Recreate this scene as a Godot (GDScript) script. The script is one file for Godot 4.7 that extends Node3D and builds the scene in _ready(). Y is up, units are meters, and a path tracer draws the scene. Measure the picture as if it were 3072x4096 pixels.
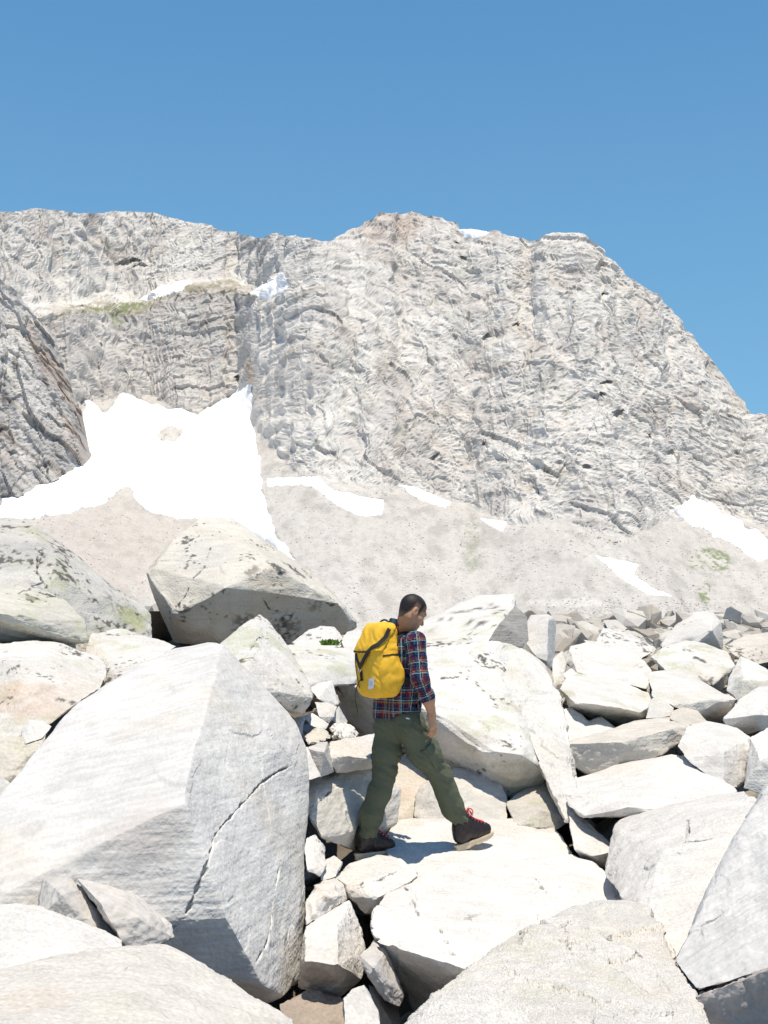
extends Node3D

# ---------------------------------------------------------------- view
const FOV := 45.0
const EYE := Vector3(0.0, 1.5, 0.0)
var F := 512.0 / tan(deg_to_rad(FOV * 0.5))          # focal length in picture units (picture 768 x 1024)
var PITCH := atan((640.0 - 512.0) / (512.0 / tan(deg_to_rad(FOV * 0.5))))
var VIEW := Basis.IDENTITY

var NS := FastNoiseLite.new()      # smooth fractal
var NR := FastNoiseLite.new()      # ridged fractal
var NC := FastNoiseLite.new()      # cells
var ND := FastNoiseLite.new()      # distance between cells
var NF := FastNoiseLite.new()      # single octave
var M := {}
var boulder_count := 0

func _ready():
	VIEW = Basis(Vector3.RIGHT, PITCH)
	var cam := Camera3D.new()
	cam.name = "camera"
	cam.fov = FOV
	cam.near = 0.1
	cam.far = 4000.0
	cam.position = EYE
	cam.basis = VIEW
	add_child(cam)
	cam.current = true
	var sky_mat := ProceduralSkyMaterial.new()
	sky_mat.sky_top_color = Color(0.176, 0.358, 0.560)
	sky_mat.sky_horizon_color = Color(0.448, 0.632, 0.742)
	sky_mat.sky_curve = 0.3
	sky_mat.ground_bottom_color = Color(0.62, 0.60, 0.57)
	sky_mat.ground_horizon_color = Color(0.62, 0.62, 0.62)
	sky_mat.sun_angle_max = 6.0
	var env := Environment.new()
	env.background_mode = Environment.BG_SKY
	env.sky = Sky.new()
	env.sky.sky_material = sky_mat
	env.tonemap_mode = Environment.TONE_MAPPER_LINEAR
	env.tonemap_exposure = 1.75
	env.sdfgi_enabled = true
	env.ssao_enabled = true
	env.ssil_enabled = true
	var we := WorldEnvironment.new()
	we.name = "environment"
	we.environment = env
	add_child(we)
	var sun := DirectionalLight3D.new()
	sun.name = "sun"
	sun.light_color = Color(1.0, 0.955, 0.878)
	sun.light_energy = 1.0
	sun.light_angular_distance = 0.5
	sun.shadow_enabled = true
	add_child(sun)
	sun.look_at_from_position(Vector3(0.08, 0.96, 0.22), Vector3.ZERO, Vector3.BACK)

	make_noise()
	make_materials()
	build_mountain()
	build_ground()
	build_boulders()
	build_person()

# ---------------------------------------------------------------- helpers
func at(px: float, py: float, d: float) -> Vector3:
	return EYE + VIEW * (Vector3((px - 384.0) / F, (512.0 - py) / F, -1.0) * d)

func ray(px: float, py: float) -> Vector3:
	return (VIEW * Vector3((px - 384.0) / F, (512.0 - py) / F, -1.0)).normalized()

func numbered(called: String) -> String:
	if not has_node(NodePath(called)):
		return called
	var i := 1
	while has_node(NodePath("%s_%03d" % [called, i])):
		i += 1
	return "%s_%03d" % [called, i]

func tag(o: Node, label := "", category := "", group := "", kind := ""):
	if label: o.set_meta("label", label)
	if category: o.set_meta("category", category)
	if group: o.set_meta("group", group)
	if kind: o.set_meta("kind", kind)
	return o

func mesh_from(v: PackedVector3Array, n: PackedVector3Array, t: PackedInt32Array, col := PackedColorArray(), uv := PackedVector2Array()) -> ArrayMesh:
	var a := []
	a.resize(Mesh.ARRAY_MAX)
	a[Mesh.ARRAY_VERTEX] = v
	if n.size() > 0: a[Mesh.ARRAY_NORMAL] = n
	a[Mesh.ARRAY_INDEX] = t
	if col.size() > 0: a[Mesh.ARRAY_COLOR] = col
	if uv.size() > 0: a[Mesh.ARRAY_TEX_UV] = uv
	var m := ArrayMesh.new()
	m.add_surface_from_arrays(Mesh.PRIMITIVE_TRIANGLES, a)
	return m

# normals for triangles whose front runs clockwise
func normals_of(v: PackedVector3Array, t: PackedInt32Array) -> PackedVector3Array:
	var n := PackedVector3Array()
	n.resize(v.size())
	for k in range(0, t.size(), 3):
		var a := t[k]; var b := t[k + 1]; var c := t[k + 2]
		var f := (v[c] - v[a]).cross(v[b] - v[a])
		n[a] += f; n[b] += f; n[c] += f
	for k in n.size():
		n[k] = n[k].normalized()
	return n

func put(m: Mesh, called: String, mat: Material, parent: Node = null) -> MeshInstance3D:
	var o := MeshInstance3D.new()
	o.mesh = m
	o.material_override = mat
	o.cast_shadow = GeometryInstance3D.SHADOW_CASTING_SETTING_ON
	if parent == null:
		o.name = numbered(called)
		add_child(o)
	else:
		o.name = called
		parent.add_child(o, true)
	return o

func lin(r: float, g: float, b: float) -> Color:
	return Color(r / 255.0, g / 255.0, b / 255.0).srgb_to_linear()

func mixc(a: Color, b: Color, t: float) -> Color:
	return a.lerp(b, clampf(t, 0.0, 1.0))

func sstep(a: float, b: float, x: float) -> float:
	var t := clampf((x - a) / (b - a), 0.0, 1.0)
	return t * t * (3.0 - 2.0 * t)

func curve_at(pts: Array, x: float) -> float:
	if x <= pts[0][0]: return pts[0][1]
	for k in range(1, pts.size()):
		if x <= pts[k][0]:
			var a: Array = pts[k - 1]; var b: Array = pts[k]
			return lerpf(a[1], b[1], (x - a[0]) / (b[0] - a[0]))
	return pts[-1][1]

func make_noise():
	NS.seed = 11; NS.noise_type = FastNoiseLite.TYPE_SIMPLEX_SMOOTH; NS.frequency = 1.0
	NS.fractal_type = FastNoiseLite.FRACTAL_FBM; NS.fractal_octaves = 4
	NR.seed = 23; NR.noise_type = FastNoiseLite.TYPE_SIMPLEX_SMOOTH; NR.frequency = 1.0
	NR.fractal_type = FastNoiseLite.FRACTAL_RIDGED; NR.fractal_octaves = 4
	NC.seed = 5; NC.noise_type = FastNoiseLite.TYPE_CELLULAR; NC.frequency = 1.0; NC.fractal_type = FastNoiseLite.FRACTAL_NONE
	NC.cellular_return_type = FastNoiseLite.RETURN_CELL_VALUE
	ND.seed = 5; ND.noise_type = FastNoiseLite.TYPE_CELLULAR; ND.frequency = 1.0; ND.fractal_type = FastNoiseLite.FRACTAL_NONE
	ND.cellular_return_type = FastNoiseLite.RETURN_DISTANCE2_SUB
	NF.seed = 77; NF.noise_type = FastNoiseLite.TYPE_SIMPLEX_SMOOTH; NF.frequency = 1.0; NF.fractal_type = FastNoiseLite.FRACTAL_NONE

func noise_image(sd: int, freq: float, oct: int, w: int, h: int) -> Image:
	var n := FastNoiseLite.new()
	n.seed = sd; n.frequency = freq; n.fractal_octaves = oct
	n.noise_type = FastNoiseLite.TYPE_SIMPLEX_SMOOTH
	var im := n.get_seamless_image(w, h)
	im.convert(Image.FORMAT_RGBA8)
	return im

# grain: fine speckle over stretched streaks, as a light multiplier and as relief
func grain(sd: int, lo: float, hi: float, streak: float, size := 512) -> Image:
	var fine := noise_image(sd, 0.09, 3, size, size)
	var st := noise_image(sd + 1, 0.05, 3, size / 8, size)
	st.resize(size, size, Image.INTERPOLATE_CUBIC)
	var big := noise_image(sd + 2, 0.012, 3, size, size)
	var fb := fine.get_data(); var sb := st.get_data(); var bb := big.get_data()
	for k in range(0, fb.size(), 4):
		var v: float = (fb[k] * (1.0 - streak) * 0.7 + sb[k] * streak + bb[k] * (1.0 - streak) * 0.3) / 255.0
		v = clampf((v - 0.5) * 1.5 + 0.5, 0.0, 1.0)
		var c := int(255.0 * lerpf(lo, hi, v))
		fb[k] = c; fb[k + 1] = c; fb[k + 2] = c; fb[k + 3] = 255
	return Image.create_from_data(size, size, false, Image.FORMAT_RGBA8, fb)

func rock_material(sd: int, scale: float, lo: float, streak: float, relief: float) -> StandardMaterial3D:
	var m := StandardMaterial3D.new()
	m.vertex_color_use_as_albedo = true
	m.albedo_texture = ImageTexture.create_from_image(grain(sd, lo, 1.0, streak))
	m.heightmap_enabled = true
	m.heightmap_scale = relief
	m.heightmap_texture = ImageTexture.create_from_image(grain(sd + 40, 0.0, 1.0, streak * 0.8))
	m.roughness = 0.92
	m.metallic_specular = 0.25
	m.uv1_triplanar = true
	m.uv1_world_triplanar = true
	m.uv1_scale = Vector3.ONE * scale
	return m

func plain(c: Color, rough := 0.8) -> StandardMaterial3D:
	var m := StandardMaterial3D.new()
	m.albedo_color = c.linear_to_srgb()
	m.roughness = rough
	return m

func vertex_mat(rough := 0.85, spec := 0.3) -> StandardMaterial3D:
	var m := StandardMaterial3D.new()
	m.vertex_color_use_as_albedo = true
	m.roughness = rough
	m.metallic_specular = spec
	return m

func make_materials():
	M.rock = rock_material(100, 0.9, 0.80, 0.30, 0.8)
	M.streak = rock_material(200, 0.8, 0.82, 0.55, 0.8)
	M.rough = rock_material(300, 1.6, 0.84, 0.15, 1.2)
	M.mount = rock_material(400, 0.06, 0.76, 0.15, 12.0)
	M.snow = plain(Color(0.90, 0.905, 0.915), 0.7)

# ---------------------------------------------------------------- mountain, scree and snow
const RIDGE := [[-420, 250], [-200, 222], [0, 211], [28, 213], [106, 213], [153, 217], [199, 222], [231, 230], [259, 237], [278, 234], [296, 234], [319, 241], [331, 238], [343, 231],
	[361, 221], [384, 213], [410, 211], [426, 217], [440, 220], [456, 224], [463, 234], [495, 231], [532, 235], [555, 231], [579, 233], [597, 243], [616, 264], [639, 280], [662, 301], [690, 329],
	[713, 356], [731, 380], [750, 410], [768, 412], [800, 428], [860, 440], [960, 470], [1200, 500]]
const FOOT := [[-420, 470], [0, 440], [80, 402], [123, 394], [200, 412], [236, 402], [285, 462], [300, 478], [340, 486], [400, 489], [450, 500], [500, 520], [560, 524], [620, 536], [680, 520], [720, 512], [768, 528], [1200, 560]]
const TERRACE := [[-420, 330], [0, 312], [65, 306], [104, 302], [140, 312], [165, 297], [190, 287], [230, 286], [262, 300], [275, 292]]
const GX0 := -150
const GX1 := 920
const GSTEP := 1.5
var gcols := 0
var grows := 0
var grid := PackedVector3Array()       # the undisturbed mountain surface, one column per picture step
var gdist := PackedFloat32Array()

func tan_of(py: float) -> float:
	return tan(PITCH + atan((512.0 - py) / F))

func surf(px: float, row: float) -> Vector3:        # the smooth surface at a column position and row 0..grows-1
	var fx := clampf((px - GX0) / GSTEP, 0.0, gcols - 1.001)
	var fy := clampf(row, 0.0, grows - 1.001)
	var i := int(fx); var j := int(fy)
	var u := fx - i; var v := fy - j
	var k := i * grows + j
	return grid[k].lerp(grid[k + grows], u).lerp(grid[k + 1].lerp(grid[k + grows + 1], u), v)

func row_of(px: float, py: float) -> float:
	var top := curve_at(RIDGE, px)
	return (700.0 - py) / (700.0 - top) * (grows - 1)

func slope_at(px: float, py: float) -> float:
	var foot := curve_at(FOOT, px) + 8.0 * NS.get_noise_2d(px * 0.03, 4.0)
	if py > foot:
		return 0.60
	var s := 1.35 + 0.75 * NS.get_noise_2d(px * 0.012 + 5.0, py * 0.016)
	if px < 300.0:
		var te := curve_at(TERRACE, px)
		var on := 1.0 - sstep(190.0, 300.0, px)
		var bench := (1.0 - sstep(4.0, 12.0, absf(py - te + 2.0))) * (1.0 - sstep(255.0, 290.0, px))
		s = lerpf(maxf(s, 1.2) + 0.4 * on, 0.5, bench)
	return maxf(s, 0.48)

func mountain_relief(p: Vector3, rocky: float) -> Vector3:
	var out := Vector3(0.0, 0.45, 0.9)
	var a := 0.0
	var q := p + Vector3(NF.get_noise_3dv(p * 0.02), NF.get_noise_3dv(p * 0.02 + Vector3(50, 0, 0)), 0.0) * 5.0
	var tilt := Vector3(q.x * 0.94 + q.y * 0.34, -q.x * 0.34 + q.y * 0.94, q.z)
	a += 7.0 * NS.get_noise_3dv(Vector3(tilt.x * 0.014, tilt.y * 0.006, tilt.z * 0.01)) * rocky
	a += 1.2 * (NR.get_noise_3dv(Vector3(tilt.x * 0.030, tilt.y * 0.013, tilt.z * 0.02))) * rocky
	var li := lineation(q)
	if rocky > 0.0:
		a += facets(li.x / 7.0, li.y / 19.0, 3) * 1.1 * rocky
		a += facets(li.x / 2.6 + 0.1 * a, li.y / 5.5, 8) * 0.65 * rocky
		a += facets(li.x / 1.2 + 0.2 * a, li.y / 2.0, 5) * 0.4 * rocky
	a += 0.35 * NS.get_noise_3dv(q * 0.16)
	a += 0.34 * NS.get_noise_3dv(q * 0.6) * (0.3 + rocky * 0.7)
	return out * a + Vector3(1.6 * NF.get_noise_3dv(q * 0.11), 0.0, 0.0) * rocky

# flat slabs: every cell of a jittered grid is a plane with its own tilt and its own step forward
func facets(u: float, w: float, sd: int) -> float:
	var iu := floori(u); var iw := floori(w)
	var best := 1e9; var out := 0.0
	for a in range(iu - 1, iu + 2):
		for b in range(iw - 1, iw + 2):
			var h := (a * 374761393 + b * 668265263 + sd * 1274126177) & 0x7fffffff
			h = ((h ^ (h >> 13)) * 1274126177) & 0x7fffffff
			var du := u - a - (h & 255) / 255.0
			var dw := w - b - ((h >> 8) & 255) / 255.0
			var d := du * du + dw * dw
			if d < best:
				best = d
				out = ((h >> 16) & 127) / 127.0 - 0.5 + du * (((h >> 5) & 63) / 63.0 - 0.5) * 1.3 + dw * (((h >> 20) & 63) / 63.0 - 0.5) * 1.3
	return out

func lineation(q: Vector3) -> Vector2:
	var ang := -0.90 + 0.35 * NF.get_noise_3dv(q * 0.006) + 0.55 * sstep(160.0, -160.0, q.x)
	return Vector2(-q.x * sin(ang) + q.y * cos(ang), q.x * cos(ang) + q.y * sin(ang))

# hollows in the wall: place in the picture, half width, half height
const HOLLOWS := [[517, 327, 5, 5], [485, 340, 5, 4], [620, 409, 5, 5], [607, 379, 4, 3], [602, 391, 4, 3], [486, 446, 4, 4], [434, 458, 4, 4], [590, 466, 4, 3], [672, 448, 4, 4], [605, 294, 3, 3], [463, 262, 4, 3], [455, 248, 3, 3],
	[127, 262, 13, 3], [140, 268, 6, 3], [237, 384, 3, 5], [650, 435, 2, 5]]

func build_mountain():
	for e in SNOW:
		var poly := PackedVector2Array()
		var box := Rect2(Vector2(e[1][0], e[1][1]), Vector2.ZERO)
		for k in range(0, e[1].size(), 2):
			poly.append(Vector2(e[1][k], e[1][k + 1])); box = box.expand(poly[-1])
		snow_polys.append([poly, box])
	gcols = int((GX1 - GX0) / GSTEP) + 1
	grows = 350
	grid.resize(gcols * grows)
	var rocky := PackedFloat32Array()
	rocky.resize(gcols * grows)
	for i in gcols:
		var px := GX0 + i * GSTEP
		var top := curve_at(RIDGE, px)
		var foot := curve_at(FOOT, px) + 8.0 * NS.get_noise_2d(px * 0.03, 4.0)
		var d := 300.0 + 20.0 * NF.get_noise_2d(px * 0.003, 9.0)
		var t0 := tan_of(700.0)
		var cx := (px - 384.0) / F
		for j in grows:
			var py := lerpf(700.0, top, j / float(grows - 1))
			var t1 := tan_of(py)
			var s := slope_at(px, py)
			d = d * (s - t0) / (s - t1)
			t0 = t1
			var side := cx / (cos(PITCH) - (512.0 - py) / F * sin(PITCH))
			grid[i * grows + j] = EYE + Vector3(side, t1, -1.0) * d
			rocky[i * grows + j] = sstep(foot + 10.0, foot - 12.0, py)
	var v := PackedVector3Array(); var col := PackedColorArray(); var t := PackedInt32Array()
	var back := 3
	var rows := grows + back
	v.resize(gcols * rows); col.resize(gcols * rows)
	for i in gcols:
		var px := GX0 + i * GSTEP
		for j in grows:
			var k := i * grows + j
			var p := grid[k]
			var r := rocky[k]
			var py := lerpf(700.0, curve_at(RIDGE, px), j / float(grows - 1))
			v[i * rows + j] = p + mountain_relief(p, r)
			for sn in snow_polys:
				if sn[1].position.y > 330.0 and sn[1].has_point(Vector2(px, py)) and Geometry2D.is_point_in_polygon(Vector2(px, py), sn[0]):
					v[i * rows + j] = p + mountain_relief(p, 0.0) * 0.4 - Vector3(0, 0.4, 0.4)
			for w in HOLLOWS:
				if absf(px - w[0]) < w[2] * 1.7 and absf(py - w[1]) < w[3] * 1.7:
					var e := Vector2((px - w[0]) / w[2], (py - w[1]) / w[3]).length() + 0.7 * NS.get_noise_2d(px * 0.15, py * 0.15)
					v[i * rows + j] -= Vector3(0.0, -0.5, 1.0) * 3.0 * (1.0 - sstep(0.5, 1.1, e))
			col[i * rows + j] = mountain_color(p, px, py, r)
		for b in back:
			var e := v[i * rows + grows - 1]
			v[i * rows + grows + b] = e + Vector3(0, -6.0 - 30.0 * b * b, -14.0 - 50.0 * b)
			col[i * rows + grows + b] = col[i * rows + grows - 1]
	for i in gcols - 1:
		for j in rows - 1:
			var a := i * rows + j
			var b := a + rows
			t.append_array(PackedInt32Array([a, a + 1, b + 1, a, b + 1, b]))
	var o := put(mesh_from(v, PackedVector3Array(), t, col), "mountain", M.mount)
	tag(o, "pale grey craggy mountain wall with scree at its foot", "", "", "structure")
	build_buttress()
	build_snow()
	build_scree()

const PALE := Color(0.82, 0.79, 0.75)
const GREY := Color(0.64, 0.61, 0.585)
const TAN := Color(0.58, 0.49, 0.41)
const SCREE := Color(0.65, 0.62, 0.585)

func near_patch(px: float, py: float, cx: float, cy: float, rx: float, ry: float) -> float:
	var a := (px - cx) / rx; var b := (py - cy) / ry
	return 1.0 - sstep(0.45, 1.0, a * a + b * b + 0.8 * NS.get_noise_2d(px * 0.06, py * 0.06))

func mountain_color(p: Vector3, px: float, py: float, r: float) -> Color:
	var n := NS.get_noise_3dv(p * Vector3(0.025, 0.02, 0.02))
	var n2 := NS.get_noise_3dv(p * Vector3(0.12, 0.07, 0.08) + Vector3(9, 3, 1))
	var n3 := NS.get_noise_3dv(p * 0.5)
	var li := lineation(p)
	var n4 := NS.get_noise_3dv(Vector3(li.x * 0.22, li.y * 0.06, p.z * 0.05))
	var c := mixc(GREY, PALE, 0.5 + 1.0 * n + 0.9 * n2 + 0.9 * n3 + 0.9 * n4)
	c = mixc(c, TAN, 0.35 * sstep(0.05, 0.5, NS.get_noise_3dv(p * 0.03 + Vector3(40, 0, 7))))
	# pale quartz streaks and dark joints
	var q := Vector3(p.x * 0.94 + p.y * 0.34, -p.x * 0.34 + p.y * 0.94, p.z)
	var st := NR.get_noise_3dv(Vector3(li.x * 0.035, li.y * 0.010, q.z * 0.01) + Vector3(3, 8, 2))
	c = mixc(c, Color(0.82, 0.79, 0.75), 0.8 * sstep(0.30, 0.75, st))
	c = mixc(c, Color(0.84, 0.81, 0.77), 0.8 * maxf(maxf(near_patch(px, py, 357.0, 285.0, 11.0, 52.0), near_patch(px, py, 345.0 + (py - 400.0) * -0.45, 395.0, 20.0, 64.0)), 0.7 * near_patch(px, py, 580.0 + (py - 370.0) * 0.9, 365.0, 14.0, 48.0)))
	c = mixc(c, Color(0.60, 0.47, 0.40), 0.35 * near_patch(px, py, 390.0, 228.0, 40.0, 18.0))
	var dk := NR.get_noise_3dv(Vector3(li.x * 0.09, li.y * 0.03, q.z * 0.05) + Vector3(30, 1, 2))
	c = mixc(c, Color(0.17, 0.16, 0.145), 0.5 * sstep(0.60, 0.85, dk))
	# green-grey lichen and turf in the joints
	c = mixc(c, Color(0.36, 0.38, 0.29), 0.5 * sstep(0.18, 0.5, NS.get_noise_3dv(p * 0.06 + Vector3(0, 70, 0))) * sstep(-0.05, 0.3, n3))
	var sc := mixc(SCREE, Color(0.66, 0.63, 0.60), 0.5 + n * 1.2)
	sc = mixc(sc, Color(0.47, 0.45, 0.425), sstep(-0.05, 0.4, n2) * 0.65)
	sc = mixc(sc, Color(0.70, 0.675, 0.64), 0.6 * sstep(0.05, 0.4, NS.get_noise_3dv(Vector3(p.x * 0.09 + p.y * 0.06, p.y * 0.02 - p.x * 0.015, p.z * 0.02))))
	sc = mixc(sc, Color(0.40, 0.38, 0.35), 0.4 * sstep(0.25, 0.6, n3))
	c = mixc(sc, c, r)
	# turf on the ledge and at the foot on the right
	if px < 290.0:
		var te := curve_at(TERRACE, px)
		var olive := (1.0 - sstep(3.0, 9.0, absf(py - te - 3.0 + 5.0 * NS.get_noise_1d(px * 0.07)))) * sstep(40.0, 70.0, px) * (1.0 - sstep(255.0, 275.0, px))
		c = mixc(c, Color(0.34, 0.31, 0.21), olive * 0.8 * sstep(-0.45, 0.1, n2 + n3))
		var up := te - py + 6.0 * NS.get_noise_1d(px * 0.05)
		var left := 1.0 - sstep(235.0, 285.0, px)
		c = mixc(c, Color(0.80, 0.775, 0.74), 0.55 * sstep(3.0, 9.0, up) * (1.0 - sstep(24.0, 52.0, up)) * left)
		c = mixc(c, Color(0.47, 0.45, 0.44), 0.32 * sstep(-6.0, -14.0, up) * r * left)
		c = mixc(c, Color(0.20, 0.25, 0.11), near_patch(px, py, 122.0, 309.0, 32.0, 6.0) * 0.8 * sstep(-0.4, 0.1, n3))
		c = mixc(c, Color(0.20, 0.25, 0.11), near_patch(px, py, 116.0, 322.0, 8.0, 8.0) * 0.6 * sstep(-0.4, 0.1, n3))
		c = mixc(c, Color(0.40, 0.22, 0.07), near_patch(px, py, 250.0, 374.0, 4.0, 14.0) * 0.4)
	var g := maxf(near_patch(px, py, 712.0, 560.0, 26.0, 12.0), near_patch(px, py, 705.0, 592.0, 7.0, 12.0))
	g = maxf(g, near_patch(px, py, 470.0, 545.0, 10.0, 30.0) * 0.35)
	c = mixc(c, Color(0.20, 0.27, 0.10), g * 0.8 * sstep(-0.25, 0.2, n3 + n2))
	# pale gravel band
	c = mixc(c, Color(0.74, 0.72, 0.69), near_patch(px, py, 568.0, 603.0, 48.0, 5.0) * 0.9)
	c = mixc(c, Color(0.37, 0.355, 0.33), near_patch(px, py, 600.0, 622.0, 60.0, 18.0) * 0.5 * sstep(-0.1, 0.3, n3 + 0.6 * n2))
	c = mixc(c, Color(0.63, 0.57, 0.52), near_patch(px, py, 110.0, 545.0, 130.0, 55.0) * 0.55)
	return c

# the darker spur that stands in front on the left
const SPUR := [[-160, 250], [-60, 262], [0, 280], [18, 296], [42, 324], [60, 356], [79, 403], [90, 452]]
const SPUR_LOW := [[-160, 560], [0, 500], [46, 479], [79, 464], [90, 456]]

func build_buttress():
	var v := PackedVector3Array(); var col := PackedColorArray(); var t := PackedInt32Array()
	var nc := 200; var nr := 200
	for i in nc:
		var px := lerpf(-160.0, 90.0, i / float(nc - 1))
		var top := curve_at(SPUR, px); var low := curve_at(SPUR_LOW, px) + 8.0
		var d := EYE.z - surf(px, row_of(px, low)).z - 2.0
		var t0 := tan_of(low)
		var cx := (px - 384.0) / F
		for j in nr:
			var py := lerpf(low, top, j / float(nr - 1))
			var t1 := tan_of(py)
			var s := 1.7 + 0.6 * NS.get_noise_2d(px * 0.02, py * 0.02)
			d = d * (s - t0) / (s - t1)
			t0 = t1
			var side := cx / (cos(PITCH) - (512.0 - py) / F * sin(PITCH))
			var p := EYE + Vector3(side, t1, -1.0) * d
			var q := Vector3(p.x * 0.80 + p.y * 0.6, -p.x * 0.6 + p.y * 0.80, p.z)
			var edge := sstep(0.0, 14.0, minf(90.0 - px, 200.0))
			var a := 2.2 * NC.get_noise_3dv(Vector3(q.x * 0.16, q.y * 0.04, q.z * 0.05)) + 3.0 * NR.get_noise_3dv(Vector3(q.x * 0.05, q.y * 0.014, q.z * 0.02)) + 0.7 * NS.get_noise_3dv(p * 0.5) + 1.0 * NC.get_noise_3dv(q * Vector3(0.4, 0.15, 0.2))
			v.append(p + Vector3(0.3, 0.3, 0.9) * a * edge)
			var n := NS.get_noise_3dv(Vector3(q.x * 0.10, q.y * 0.03, q.z * 0.03))
			var c := mixc(Color(0.47, 0.455, 0.445), Color(0.68, 0.655, 0.63), 0.5 + n * 1.3)
			c = mixc(c, Color(0.56, 0.42, 0.32), 0.5 * sstep(0.1, 0.5, NS.get_noise_3dv(Vector3(q.x * 0.12, q.y * 0.02, 3.0))))
			c = mixc(c, Color(0.74, 0.72, 0.68), near_patch(px, py, 10.0, 350.0, 26.0, 34.0) * 0.7)
			c = mixc(c, Color(0.15, 0.13, 0.12), 0.7 * sstep(0.6, 0.85, NR.get_noise_3dv(Vector3(q.x * 0.11, q.y * 0.025, 9.0))))
			col.append(c)
		for b in 2:
			v.append(v[-1] + Vector3(-4.0, -3.0 - 20.0 * b, -8.0 - 10.0 * b)); col.append(col[-1])
	var rows := nr + 2
	for i in nc - 1:
		for j in rows - 1:
			var a := i * rows + j
			var b := a + rows
			t.append_array(PackedInt32Array([a, a + 1, b + 1, a, b + 1, b]))
	# flank that runs back to the wall behind
	var k0 := (nc - 1) * rows
	var base := v.size()
	for j in nr:
		v.append(v[k0 + j]); col.append(col[k0 + j])
		v.append(v[k0 + j] + Vector3(-10.0, 4.0, -60.0)); col.append(col[k0 + j])
	for j in nr - 1:
		var a := base + j * 2
		t.append_array(PackedInt32Array([a, a + 2, a + 3, a, a + 3, a + 1]))
	var o := put(mesh_from(v, PackedVector3Array(), t, col), "rock_spur", M.mount)
	tag(o, "dark slabby rock spur in front of the snowfield on the left", "", "", "structure")

# ---- snow: a lens of real thickness on the slope inside an outline
var snow_polys := []
const SNOW := [
		["broad white snowfield filling the hollow below the left cliff", [0, 498, 46, 479, 88, 456, 84, 430, 83, 412, 88, 400, 104, 412, 114, 404, 123, 393, 153, 405, 199, 413, 231, 394, 252, 382, 250, 417, 256, 440, 259, 463, 264, 500, 270, 520, 278, 537, 296, 561, 273, 545, 241, 524, 199, 517, 171, 516, 144, 509, 134, 492, 125, 484, 114, 494, 106, 502, 60, 514, 28, 519, -40, 530, -140, 545, -140, 520]],
		["long snow tongue at the foot of the main peak beside the big snowfield", [266, 479, 296, 477, 319, 477, 333, 491, 384, 500, 382, 514, 361, 516, 333, 502, 318, 489, 301, 484, 268, 486]],
		["thin snow streak right of the long snow tongue under the peak", [400, 485, 417, 488, 450, 502, 446, 507, 430, 502, 410, 492]],
		["smallest triangular snow patch on the scree below the peak", [480, 518, 507, 522, 502, 531, 490, 525]],
		["large slanting snow slab low on the right side of the mountain", [676, 509, 694, 495, 768, 539, 830, 575, 830, 592, 768, 558, 759, 561, 736, 546, 685, 518]],
		["narrow zigzag snow strip on the scree below the right snow slab", [595, 555, 618, 560, 639, 563, 634, 574, 648, 586, 672, 596, 648, 594, 628, 582, 616, 573]],
		["thin snow line above the green grassy ledge on the upper left", [143, 301, 160, 295, 178, 289, 192, 284, 182, 294, 165, 300, 152, 304]],
		["small snow wedge at the right end of the grassy ledge", [253, 299, 268, 287, 285, 280, 283, 297, 266, 305]],
		["sliver of snow on the skyline just right of the summit", [461, 235, 472, 233, 486, 234, 478, 242, 466, 241]]]

func build_snow():
	for e in SNOW:
		snow_patch(e[0], e[1], [170.0, 433.0, 15.0, 9.0] if e[1][0] == 0 else [])

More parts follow.
